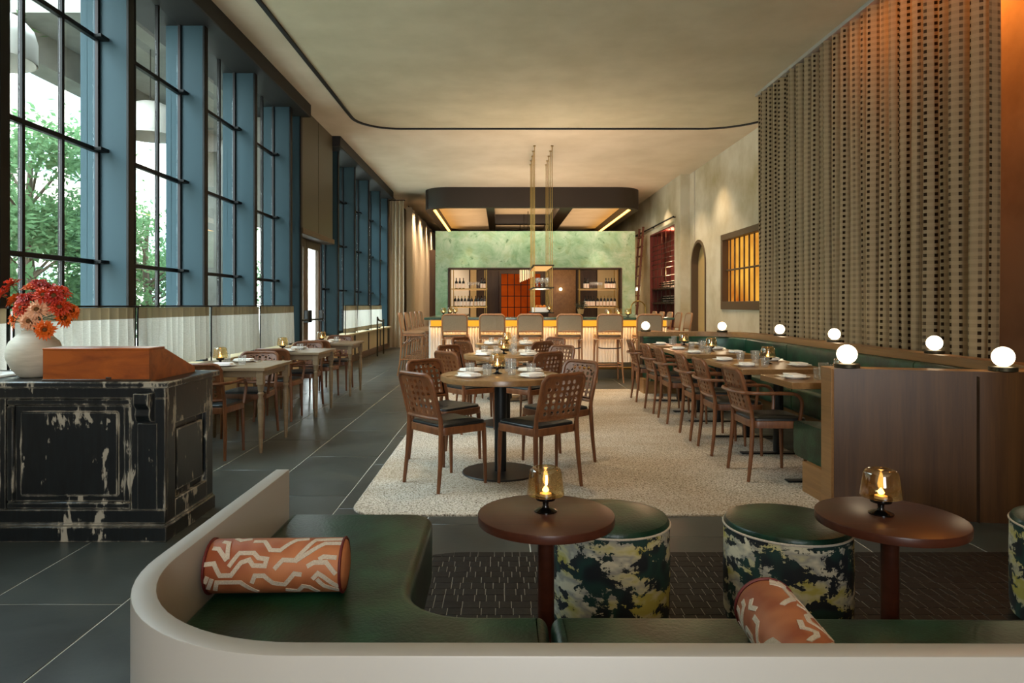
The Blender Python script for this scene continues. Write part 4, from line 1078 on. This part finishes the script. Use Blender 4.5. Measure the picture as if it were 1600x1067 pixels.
def mk_flower(k, pc, big):
    def f():
        t = thing('flower', '', 'flower'); rr_ = random.Random(k); mb = MB()
        for layer, (nn, r0, r1, up) in enumerate(((18, .010, .046, .004), (15, .008, .038, .016), (11, .004, .026, .024))):
            if not big and layer == 1: continue
            for i in range(nn):
                a = 2*PI*(i+rr_.uniform(-.25, .25))/nn; L = r1*rr_.uniform(.85, 1.12); w_ = .0062; c, s = math.cos(a), math.sin(a); u2 = up+rr_.uniform(-.006, .006)
                def P(r, t_, z): return (r*c-t_*s, r*s+t_*c, z)
                mb.add([P(r0, -.002, 0), P(r0, .002, 0), P(r0+(L-r0)*.6, w_, u2+.004), P(r0+(L-r0)*.6, -w_, u2+.004), P(L, 0, u2-.003), P(r0+(L-r0)*.6, 0, u2+.001)], [(0, 1, 2, 5), (0, 5, 3), (5, 2, 4), (5, 4, 3)], True)
        obj('petals', mb, M['petal_'+pc], t)
        obj('disc', MB().lathe([(0, -.006), (.010, 0), (.013, .008), (.008, .017), (0, .02)], 8), M['disc'], t)
        obj('stalk', MB().tube([(0, 0, -.004), (0, .002, -.03), (0, .004, -.06)], .0026, 5), M['stem'], t)
        return t
    return f
vx, vy, vz = -2.71, 3.97, .881
FL = []   # pixel-measured heads turned into points a little in front of or behind the vase
def at(px, py, Y): return ((px-782)*Y/1067, Y, H+(476-py)*Y/1067)
fl_spec = [(62, 446, 'red', 1, -.02, 'highest of the bunch'), (77, 452, 'red', 1, .05, 'just beside the highest head'), (50, 452, 'orange', 1, .02, 'near the top of the bunch, window side'), (95, 458, 'scarlet', 1, -.04, 'upper edge toward the wooden slope'), (84, 463, 'red', 0, -.1, 'upper front of the bunch'), (68, 462, 'scarlet', 1, -.1, 'upper middle, facing out'),
           (42, 468, 'red', 1, -.05, 'middle of the bunch, window side'), (25, 470, 'orange', 1, .02, 'middle left edge under the outlier'), (35, 482, 'scarlet', 1, -.06, 'below the middle, window side'), (18, 445, 'scarlet', 0, .03, 'outlier standing up alone'), (4, 461, 'scarlet', 0, .0, 'at the frame edge'), (58, 484, 'peach', 0, -.11, 'centre front, half open'), (80, 478, 'peach', 1, -.06, 'right of the half open one'), (93, 480, 'scarlet', 1, -.08, 'lower edge toward the slope'), (110, 486, 'orange', 1, .02, 'lowest on the slope side'),
           (98, 497, 'orange', 1, -.02, 'under the slope side edge'), (46, 502, 'peach', 1, -.1, 'low over the vase neck'), (24, 500, 'orange', 0, -.05, 'low on the window side'), (70, 515, 'orange', 1, -.13, 'hanging in front of the vase neck'), (60, 470, 'red', 1, .06, 'at the back of the bunch'), (88, 470, 'orange', 0, .08, 'behind the scarlet edge head')]
for k, (px, py, pc, big, dy, l) in enumerate(fl_spec):
    p = Vector(at(px, py, vy+dy)); o = put('fl%s%d' % (pc, big), mk_flower(k, pc, big), p, R.uniform(0, 6), '%s daisy-like flower in the vase, %s' % (pc, l), 'cut flowers in the vase')
    base = Vector((vx, vy, vz+.30)); d = (p-base); d.z = max(d.z, .02)
    if dy < -.05: d += Vector((0, -.14, 0))
    d += Vector((R.uniform(-.03, .03), -.05, 0))
    o.rotation_euler = d.to_track_quat('Z', 'Y').to_euler(); o.scale = (1.3, 1.3, 1.2)
    tip = p-d.normalized()*.055
    st = tag(obj('flower_stalk', MB().tube(smoothpath([tip, (tip+base)/2+Vector((0, 0, .02)), base, (vx+R.uniform(-.03, .03), vy, vz+.12)], 3), .0028, 5), M['stem']), 'green stalk of the %s flower %s' % (pc, l), 'stalk', 'flower stalks')

# ------------------------------------------------------------------ bar
BX0, BX1, BY = -1.25, 2.95, 12.15
bar = thing('bar_counter', 'long bar with green marble top, amber lit strip and white fluted front', 'bar', (0, 0, 0))
obj('countertop', MB().bbox(BX0-.08, BX1+.08, BY-.28, BY+.45, 1.035, 1.075, .005), M['marble'], bar)
for x0, x1 in ((BX0-.08, BX0+.5), (BX1-.5, BX1+.08)): obj('side_countertop', MB().bbox(x0, x1, BY+.45, 16.9, 1.035, 1.075, .005), M['marble'], bar)
obj('lit_band', MB().box(BX0+.02, BX1-.02, BY-.10, BY-.08, .925, 1.02), M['barstrip'], bar)
obj('hook_rail', MB().bbox(BX0, BX1, BY-.11, BY-.07, .90, .925, .004), M['brass'], bar)
obj('body', MB().box(BX0, BX1, BY-.08, BY+.3, .28, 1.035).box(BX0, BX0+.3, BY+.3, 16.8, .28, 1.035).box(BX1-.3, BX1, BY+.3, 16.8, .28, 1.035), M['flute'], bar)
fb = MB(); nf = 84
for k in range(nf):
    x = BX0+(k+.5)*(BX1-BX0)/nf; fb.tube([(x, BY-.082, .285), (x, BY-.082, .9)], .022, 6)
for k in range(60):
    y = BY+(k+.5)*4.6/60
    for x in (BX0, BX1): fb.tube([(x, y, .285), (x, y, 1.02)], .028, 6)
obj('fluting', fb, M['flute'], bar, kind='stuff')
obj('kick', MB().bbox(BX0-.03, BX1+.03, BY-.13, BY+.3, 0, .285, .004).bbox(BX0-.03, BX0+.3, BY+.3, 16.8, 0, .285, .004).bbox(BX1-.3, BX1+.03, BY+.3, 16.8, 0, .285, .004), M['darkpanel'], bar)
obj('footrail', MB().tube([(BX0, BY-.30, .2), (BX1, BY-.30, .2)], .02, 8), M['brass'], bar)
for k in range(6): obj('footrail_bracket', MB().tube([(BX0+.3+k*.72, BY-.12, .2), (BX0+.3+k*.72, BY-.3, .2)], .014, 6), M['brass'], bar)
for k in range(10): obj('hook', MB().tube(smoothpath([(BX0+.2+k*.42, BY-.11, .915), (BX0+.2+k*.42, BY-.15, .905), (BX0+.2+k*.42, BY-.16, .93)], 3), .007, 6), M['brass'], bar)
def barstool():
    t = thing('bar_stool', '', 'bar stool'); wd = M['stool']; hw = .205; zb = .855; hp = .28; pos = backpos(zb, -.20, .16, hw, .02)
    obj('seat_frame', MB().rprism(offset(SEAT, -.002),   .725, .757, .006, 2, True), wd, t)
    obj('seat', MB().rprism(offset(SEAT, .006), .75, .80, .02, 3, True), M['seatfabric'], t)
    obj('backrest', backpanel(2*hw, hp, 1, 1, .07, pos, th=.022, skip=(0,)), M['fabric'], t)
    fr = [Vector((-hw, -.19, .73)), pos(-hw, -.03), pos(-hw, .1), pos(-hw, hp-.07)]
    for k in range(1, 6): a = PI-PI/2*k/5; fr.append(pos(-hw+.07+.07*math.cos(a), hp-.07+.07*math.sin(a)))
    fr += [pos(-.06, hp), pos(.06, hp)]
    for k in range(0, 6): a = PI/2-PI/2*k/5; fr.append(pos(hw-.07+.07*math.cos(a), hp-.07+.07*math.sin(a)))
    fr += [pos(hw, .1), pos(hw, -.03), Vector((hw, -.19, .73))]
    obj('back_frame', MB().tube(fr, .017, 8), wd, t)
    obj('back_rail', MB().tube([pos(hw*x, 0) for x in (-1, -.5, 0, .5, 1)], .014, 6), wd, t)
    for s in (-1, 1):
        obj('leg', MB().tube([(s*.2, -.195, .72), (s*.205, -.2, .5), (s*.212, -.225, .2), (s*.222, -.265, 0)], [.017, .0165, .015, .012], 8), wd, t)
        obj('leg', MB().tube([(s*.2, .185, .70), (s*.205, .195, .4), (s*.212, .21, 0)], [.017, .0155, .012], 8), wd, t)
        obj('stretcher', MB().tube([(s*.209, -.21, .30), (s*.207, .20, .30)], .012, 6), wd, t)
        obj('seat_brace', MB().tube(smoothpath([(s*.203, -.19, .52), (s*.195, -.08, .66), (s*.19, 0, .70), (s*.195, .09, .66), (s*.204, .19, .52)], 3), .009, 6), wd, t)
    obj('stretcher', MB().tube([(-.209, .20, .27), (.209, .20, .27)], .013, 6), wd, t)
    obj('stretcher', MB().tube([(-.212, -.215, .27), (.212, -.215, .27)], .012, 6), wd, t)
    obj('seat_brace', MB().tube(smoothpath([(-.203, -.197, .60), (-.15, -.197, .575), (0, -.197, .57), (.15, -.197, .575), (.203, -.197, .60)], 3), .009, 6), M['blackmetal'], t)
    return t

for k, px in enumerate((710.5, 769, 828.5, 890, 953, 1015)):
    put('stool', barstool, ((px-782)*11.35/1067, 11.57, 0), 0, 'grey-backed bent wood bar stool along the bar front, %s from the window end' % OR[k], 'bar stools')
for k in range(5):
    put('stool', barstool, (-1.62, 12.7+k*.80, 0), -PI/2, 'bent wood bar stool on the window side of the bar, %s from the front' % OR[k], 'bar stools')
for k in range(5):
    put('stool', barstool, (3.28, 12.75+k*.72, 0), PI/2, 'bent wood bar stool on the plaster wall side of the bar, %s from the front' % OR[k], 'bar stools')
# hanging shelf over the bar
hg = thing('hanging_shelf', 'brass rod shelf hung from the ceiling above the middle of the bar', 'shelf', (0, 0, 0))
YS = (14.4, 14.9, 15.4, 15.9, 16.35)
for x in (.72, 1.09):
    for y in YS:
        r_ = obj('rod', MB().tube([(x, y, 1.12), (x, y, CE)], .0075, 6), M['brass'], hg)
        obj('rod_cap', MB().lathe([(.03, 0), (.03, .012), (.012, .02), (0, .02)][::-1], 10, (x, y, CE-.022)), M['brass'], r_)
for z_ in (2.13, 1.66, 1.13): obj('shelf', MB().bbox(.68, 1.13, 14.35, 16.42, z_-.012, z_+.012, .003), M['olddark'], hg)
obj('edge_light', MB().box(.72, 1.09, 14.42, 16.3, 2.10, 2.11), M['softstrip'], hg)
def mk_wineglass():
    return tag(obj('wine_glass', MB().openlathe([(0, .002), (.032, 0), (.032, .003), (.004, .008), (.0035, .085), (.02, .10), (.036, .13), (.038, .155), (.032, .20), (.031, .2)], 12), M['clearw']), '', 'wine glass')
M['clearw'] = milky(glass('wine_glass_clear', (.97, .97, .97, 1), .04, 1.5, .06), (.95, .95, .93, 1), .22)
for i, y in enumerate((14.5, 14.62, 14.74, 14.86, 15.0, 15.14)):
    for j, x in enumerate((.80, .90, 1.0)):
        put('wg', mk_wineglass, (x, y, 1.672), 0, 'clear wine glass on the hanging shelf, %s row back, %s' % (OR[i], ('window side', 'middle', 'wall side')[j]), 'wine glasses on the hanging shelf')
# crate of oranges and candle under it
cr = thing('fruit_crate', 'white crate of oranges on the bar under the hanging shelf', 'crate', (.83, 14.5, 1.142))
obj('crate', MB().bbox(-.16, .22, -.03, -.01, 0, .10, .003).bbox(-.16, .22, .23, .25, 0, .10, .003).bbox(-.16, -.14, -.01, .23, 0, .1, .003).bbox(.2, .22, -.01, .23, 0, .1, .003).bbox(-.14, .2, -.01, .23, 0, .015, .003), M['porcelain'], cr)
k = 0
def mk_orange(): return tag(obj('orange', MB().lathe([(0, -.036)]+[(.037*math.sin(PI*q/8), -.037*math.cos(PI*q/8)) for q in range(1, 8)]+[(.004, .0345), (0, .033)], 14), M['orange']), '', 'orange')
for z_, rows in ((.055, ((-.09, 0), (-.01, 0), (.07, 0), (.14, 0), (-.09, .1), (-.01, .1), (.07, .1), (.14, .1))), (.118, ((-.05, .01), (.03, .02), (.10, .01), (0, .09)))):
    for a, b_ in rows:
        put('orange', mk_orange, (.83+a, 14.5+b_+.04, 1.142+z_), k, 'orange in the white crate, %s layer, %s along from the front' % ('bottom' if z_ < .1 else 'top', OR[k]), 'oranges in the crate'); k += 1
put('gob', mk_goblet, (1.03, 14.4, 1.142), 0, 'amber candle lamp beside the orange crate on the bar', 'amber candle lamps')
for x, l in ((1.92, 'first from the crate'), (2.10, 'second from the crate'), (2.27, 'under the brass arc tap')):
    put('gob', mk_goblet, (x, 12.15, 1.075), 0, 'amber candle lamp on the marble bar top, '+l, 'amber candle lamps')
for x, y, l in ((-1.22, 14.6, 'first on the window side'), (-1.12, 15.2, 'second on the window side'), (-1.05, 15.8, 'third on the window side')):
    put('gob', mk_goblet, (x, y, 1.075), 0, 'amber candle lamp on the side bar top, '+l, 'amber candle lamps')
tp = thing('brass_tap', 'tall arching brass tap on the bar', 'tap', (2.5, 12.3, 1.075))
obj('arc', MB().tube([(.11, 0, 0), (.11, 0, .16)]+[(-.02+.13*math.cos(PI*k/10), 0, .16+.13*math.sin(PI*k/10)) for k in range(1, 11)]+[(-.15, 0, .06)], .012, 8), M['brass'], tp)
obj('foot', MB().lathe([(.035, 0), (.035, .012), (.014, .02), (0, .02)][::-1], 14, (.11, 0, 0)), M['brass'], tp)
pt = thing('potted_plant', 'small dark bushy plant on the back bar', 'plant', (1.95, 16.6, 1.075))
obj('pot', MB().lathe([(0, 0), (.06, 0), (.085, .12), (.075, .12), (.07, .1), (0, .1)], 18), M['tan'], pt)
pl = MB(); rr_ = random.Random(4)
for k in range(160):
    d = Vector((rr_.gauss(0, 1), rr_.gauss(0, 1), abs(rr_.gauss(0, 1)))).normalized()*rr_.uniform(.05, .19)+Vector((0, 0, .14)); a = Vector((rr_.gauss(0, 1), rr_.gauss(0, 1), rr_.gauss(0, 1))).normalized(); b_ = a.orthogonal().normalized()
    pl.add([d-a*.03, d+b_*.011, d+a*.03, d-b_*.011], [(0, 1, 2, 3)])
obj('foliage', pl, M['leafdark'], pt, kind='stuff')

# ------------------------------------------------------------------ green back-bar wall with bottle shelves
GY = 21.0; GX0, GX1 = -2.0, 4.14; OX0, OX1, OZ = -1.60, 3.72, 2.42; GT = 3.56
gw = struct('wall_green', MB().box(GX0, OX0, GY, GY+.4, 0, GT).box(OX1, GX1, GY, GY+.4, 0, GT).box(OX0, OX1, GY, GY+.4, OZ, GT).box(OX0, OX1, GY, GY+.4, 0, .9), M['greenplaster'])
obj('opening_trim', MB().bbox(OX0-.02, OX0+.03, GY-.02, GY+.42, .9, OZ, .004).bbox(OX1-.03, OX1+.02, GY-.02, GY+.42, .9, OZ, .004).bbox(OX0, OX1, GY-.02, GY+.42, OZ-.03, OZ+.02, .004), M['darkwood'], gw)
def mk_bottle():
    t = thing('wine_bottle', '', 'bottle')
    obj('glass', MB().lathe([(0, 0), (.040, 0), (.042, .006), (.042, .19), (.037, .215), (.018, .245), (.0145, .26), (.0145, .31), (.016, .312), (.016, .325), (0, .325)], 14), M['bottle'], t)
    obj('label', MB().openlathe([(.0428, .018), (.0428, .155)], 14), M['label'], t)
    return t
def mk_bottle2():
    t = mk_bottle(); obj('foil', MB().openlathe([(.0155, .262), (.0155, .31), (.0172, .312), (.0172, .326), (0, .327)], 12), M['foil'], t); return t
def shelves(x0, x1, nm, items):
    t = thing('bottle_shelf', 'open brass and wood bottle shelf in the green wall, %s' % nm, 'shelf', (0, GY+.06, 0))
    for x in (x0, x0+.06, x1-.06, x1):
        obj('upright', MB().tube([(x, .0 if x in (x0, x1) else .3, .9), (x, .0 if x in (x0, x1) else .3, OZ-.03)], .013, 6), M['brass'], t)
    for z_ in (1.25, 1.80):
        s_ = obj('shelf', MB().bbox(x0, x1, -.02, .32, z_-.03, z_, .004), M['oak'], t)
        obj('shelf_light', MB().box(x0+.03, x1-.03, .29, .30, z_-.045, z_-.035), M['softstrip'], s_)
        obj('front_edge', MB().bbox(x0-.03, x1+.03, -.03, -.02, z_-.028, z_-.004, .003), M['brass'], s_)
    cnt = {}
    for z_, kind, xs in items:
        for x in xs:
            k = cnt.get((z_, kind == 'g'), 0); cnt[(z_, kind == 'g')] = k+1
            l = '%s, %s tier, %s' % (nm, 'upper' if z_ > 1.5 else 'lower', OR[k])
            if kind == 'g': put('wg', mk_wineglass, (x, GY+.18, z_), 0, 'wine glass, bottle shelf on the %s glass along' % l, 'wine glasses on the bottle shelves')
            else: put('bot'+kind, mk_bottle if kind == 'a' else mk_bottle2, (x, GY+.17, z_), k, ('dark' if kind == 'a' else 'gold capped')+' cream labelled bottle, shelf on the %s bottle along' % l, 'wine bottles on the bottle shelves')
rng = lambda a, b, n_: [a+(b-a)*i/(n_-1) for i in range(n_)]
PX = lambda px: (px-782)*21.15/1067
shelves(-1.53, -.43, 'window side', [(1.80, 'a', rng(PX(713), PX(724), 3)), (1.80, 'g', rng(PX(732), PX(748), 5)), (1.80, 'a', rng(PX(752.5), PX(757), 2)), (1.25, 'b', rng(PX(711), PX(737), 6)), (1.25, 'a', rng(PX(743), PX(757), 4))])
shelves(2.42, 3.62, 'plaster wall side', [(1.80, 'a', rng(PX(914), PX(918.5), 2)), (1.80, 'g', rng(PX(923), PX(940), 6)), (1.80, 'a', rng(PX(947), PX(960), 4)), (1.25, 'a', rng(PX(915), PX(928), 4)), (1.25, 'b', rng(PX(934), PX(960.5), 6))])
bb = struct('trim_4', MB().bbox(OX0, OX1, GY+.4, GY+.8, .85, .9, .004), M['darkwood'])
# room behind: panelled wall, lit window grid, sconces
RY = 24.6
rv = struct('wall_rear_room', MB().box(-2.6, 4.6, RY+.4, RY+.5, 0, 3.3), M['darkwood'])
pcols = (('panel', -1.9, -1.15, M['porcelain']), ('panel', -1.1, -.88, M['cream']), ('panel', -.85, -.05, M['darkwood']), ('panel', 1.75, 2.75, M['oak']), ('panel', 2.8, 3.5, M['darkwood']), ('panel', 3.55, 4.5, M['cream']))
for nm, a, b_, m_ in pcols: obj(nm, MB().bbox(a, b_, RY+.33, RY+.41, 0, 3.1, .01), m_, rv)
gx0, gx1, gz0, gz1 = 0.02, 1.45, .8, 2.42
w9 = struct('window_30', MB().bbox(gx0-.06, gx0, RY, RY+.06, gz0, gz1, .004).bbox(gx1, gx1+.06, RY, RY+.06, gz0, gz1, .004).bbox(gx0-.06, gx1+.06, RY, RY+.06, gz1, gz1+.07, .004).bbox(gx0-.06, gx1+.06, RY, RY+.06, 0, gz0, .004), M['darkwood'])
for i in range(6):
    for j in range(4):
        a = gx0+(gx1-gx0)*i/6; b_ = gz0+(gz1-gz0)*j/4
        obj('pane', MB().box(a+.012, a+(gx1-gx0)/6-.012, RY+.025, RY+.03, b_+.012, b_+(gz1-gz0)/4-.012), M['glowred'], w9)
for i in range(1, 6): x = gx0+(gx1-gx0)*i/6; obj('mullion', MB().bbox(x-.014, x+.014, RY+.01, RY+.05, gz0, gz1, .003), M['ironframe'], w9)
for j in range(1, 4): z_ = gz0+(gz1-gz0)*j/4; obj('glazing_bar', MB().bbox(gx0, gx1, RY+.012, RY+.048, z_-.014, z_+.014, .003), M['ironframe'], w9)
def mk_sconce():
    t = thing('wall_sconce', '', 'sconce')
    obj('backplate', MB().lathe([(.07, 0), (.07, .015), (.02, .02), (0, .02)][::-1], 16).xf(Matrix.Rotation(PI/2, 4, 'X')), M['brass'], t)
    obj('globe', MB().lathe([(0, -.055)]+[(.055*math.sin(PI*q/8), -.055*math.cos(PI*q/8)) for q in range(1, 8)]+[(0, .055)], 14, (0, -.075, 0)), M['globe'], t)
    return t
put('sconce', mk_sconce, (2.19, RY+.33, 1.86), 0, 'small glowing round sconce on the wood panel behind the bar opening', 'round sconces')
put('sconce', mk_sconce, (4.64, 22.9, 1.82), -PI/2, 'small glowing round sconce on the plaster wall past the green wall', 'round sconces')
lamp('back_room_light', 'AREA', (1.0, 23.0, 3.2), 60, (1, .6, .3), (0, 0, 0), 2.5, .6)
ch = thing('glass_chandelier', 'row of lit amber glass rods hanging in the room behind the bar', 'chandelier', (0, 0, 0))
for k in range(8):
    x = .70+k*.05; y = 24.3-k*.3; z0 = 1.95+.05*k*(.3); obj('glass_rod', MB().tube([(x, y, z0+.15), (x, y, z0+.62)], .013, 8), M['chand'], ch)
obj('frame', MB().tube([(.68, 24.4, 2.62), (1.08, 21.8, 2.76)], .014, 6), M['brass'], ch)
for k in range(4): obj('hanger', MB().tube([(.70+.11*k, 24.3-.75*k, 2.63+.03*k), (.70+.11*k, 24.3-.75*k, CE)], .012, 6), M['olddark'], ch)

# canopy above the bar room
KX0, KX1, KY0, KY1 = -2.22, 4.08, 19.5, 28.6; KZ = 4.08
ko = rpoly([(KX0, KY0, .75), (KX1, KY0, .75), (KX1, KY1, .75), (KX0, KY1, .75)], 10)
M['canopy'] = plain('canopy_brown', '#2E241B', .5)
kn = struct('trim_6', MB().sweep(ko[3:]+ko[:4], [(0, KZ), (.22, KZ), (.22, CE+.02), (0, CE+.02)]), M['canopy'])
obj('soffit_panel', MB().prism(offset(ko, .12), 4.42, 4.5), M['ceil'], kn)
for x0, x1 in ((-.42, -.18), (1.72, 2.1)): obj('beam', MB().bbox(x0, x1, KY0+.2, KY1-.2, KZ+.01, 4.45, .006), M['canopy'], kn)
obj('beam', MB().bbox(-.4, 2.0, 23.6, 24.0, KZ+.012, 4.45, .006), M['canopy'], kn)
for x0, x1 in ((KX0+.22, KX0+.30), (KX1-.30, KX1-.22)): obj('light_strip', MB().box(x0, x1, KY0+.7, KY1-.7, KZ+.03, KZ+.05), M['strip'], kn)

# bottles lying in the wine niche
def mk_lying():
    t = mk_bottle()
    KIDS[t.name][1].data = MB().openlathe([(.0428, .004), (.0428, .19), (.037, .216)], 14).mesh('wrapper'); KIDS[t.name][1].data.materials.append(M['label'])
    for c in KIDS[t.name]: c.data.transform(Matrix.Rotation(-PI/2, 4, 'Y')); 
    return t
for si, z_ in enumerate((1.34, 1.76)):
    for lev in range(3):
        for k in range(10):
            put('lying', mk_lying, (XN+.40, 18.5+k*.19+(lev % 2)*.095, z_+.0395+lev*.068), 0, 'bottle lying in the niche, %s shelf, %s layer, %s from the archway' % (('lower', 'upper')[si], ('bottom', 'middle', 'top')[lev], OR[k]), 'bottles lying in the wine rack')
# ------------------------------------------------------------------ outside
struct('ground', MB().box(-60, -4.1, -30, 80, -.3, -.12), M['pavement'])
struct('roof', MB().box(-6.6, -4.1, 8.6, 15.4, 4.98, 5.3).box(-6.6, -6.2, 8.6, 15.4, 4.55, 4.98), M['concrete'])
for k, y in enumerate((14.7,)):
    tag(obj('concrete_column', MB().bbox(-6.6, -6.1, y, y+.5, -.12, 4.6, .02), M['concrete']), 'pale concrete column outside under the concrete canopy', 'column', 'concrete columns outside')
def mk_dome():
    t = thing('pendant_shade', '', 'pendant lamp')
    obj('shade', MB().openlathe([(.40, 0), (.40, .22), (.37, .33), (.28, .43), (.15, .49), (.03, .51), (.03, .50), (.14, .47), (.27, .41), (.36, .32), (.385, .22), (.385, 0)], 32), M['white'], t)
    obj('cord', MB().tube([(0, 0, .5), (0, 0, 1.3)], .008, 6), M['ironframe'], t)
    return t
for (y, l) in ((6.75, 'outside the first window bay'), (9.85, 'outside the second window bay')): put('dome', mk_dome, (-5.05, y, 3.72), 0, 'large white dome pendant shade '+l, 'white dome pendants')
def tree(x, y, h, r, seedn, label, nl=2600):
    t = thing('tree', label, 'tree', (x, y, -.12), 0, 'street trees outside'); rr_ = random.Random(seedn)
    mb = MB(); mb.tube(smoothpath([(0, 0, 0), (.05, .03, h*.3), (-.05, .02, h*.6), (.03, 0, h*.9)], 4), [.13-.09*i/12 for i in range(13)], 8)
    cl = []
    for k in range(16):
        a = rr_.uniform(0, 2*PI); zz = h*rr_.uniform(.25, .98); rad = r*rr_.uniform(.35, 1)*(1-.45*max(0, (zz/h-.6)/.4)); p = Vector((rad*math.cos(a), rad*math.sin(a), zz)); cl.append((p, rr_.uniform(.45, .85)))
        mb.tube([(0, 0, zz*.75), tuple(p*.55+Vector((0, 0, zz*.38))), tuple(p)], [.035, .022, .008], 5)
    obj('trunk', mb, M['bark'], t)
    vs = []; fs = []
    for k in range(nl*4):
        c, s = cl[rr_.randrange(len(cl))]; d = Vector((rr_.gauss(0, 1), rr_.gauss(0, 1), rr_.gauss(0, .7))); p = c+d*s*.5
        a = Vector((rr_.gauss(0, 1), rr_.gauss(0, 1), rr_.gauss(0, .6)-.3)).normalized(); b_ = a.orthogonal().normalized(); L = rr_.uniform(.05, .10)
        i = len(vs); vs += [p-a*L, p+b_*L*.36, p+a*L, p-b_*L*.36]; fs.append((i, i+1, i+2, i+3))
    obj('foliage', MB().add(vs, fs), M['leaf'], t, kind='stuff')
for k, (x, y, h, r, l) in enumerate(((-8.0, 8.6, 6.2, 1.8, 'filling the first window bay'), (-8.6, 4.6, 4.4, 1.7, 'low, at the edge of the first bay'), (-8.9, 12.9, 4.6, 1.8, 'seen through the second window bay'), (-8.8, 17.0, 4.0, 1.7, 'seen through the third window bay'), (-9.2, 22.0, 4.4, 1.8, 'seen low in the fourth window bay'), (-13.2, 10.6, 5.2, 2.2, 'set back behind the first bay tree'), (-13.8, 19.0, 5.0, 2.3, 'set back along the street'))):
    tree(x, y, h, r, 50+k, 'green leafy street tree '+l, 3800 if k < 3 else 2400)
bd = thing('building', 'pale office building with glass grid across the street', 'building', (-26, 0, 0))
obj('wall', MB().box(-3, 0, -5, 60, -.12, 16), M['facade'], bd)
for j in range(4):
    for i in range(14):
        wnd = obj('window', MB().bbox(-.02, .06, -3+i*4.4, .4+i*4.4, 1.2+j*3.6, 3.6+j*3.6, .02), M['facade'], bd)
        obj('pane', MB().box(.06, .07, -2.85+i*4.4, .25+i*4.4, 1.35+j*3.6, 3.45+j*3.6), M['facadeglass'], wnd)
sl = thing('street_lamp', 'slim dark street lamp post outside the first window bay', 'street lamp', (-9.0, 14.85, -.12))
obj('post', MB().tube([(0, 0, 0), (0, 0, 4.05)], [.06, .04], 8), M['blackmetal'], sl)
obj('lantern', MB().lathe([(0, 4.0), (.08, 4.05), (.16, 4.45), (.2, 4.5), (.06, 4.65), (0, 4.72)], 12), M['blackmetal'], sl)
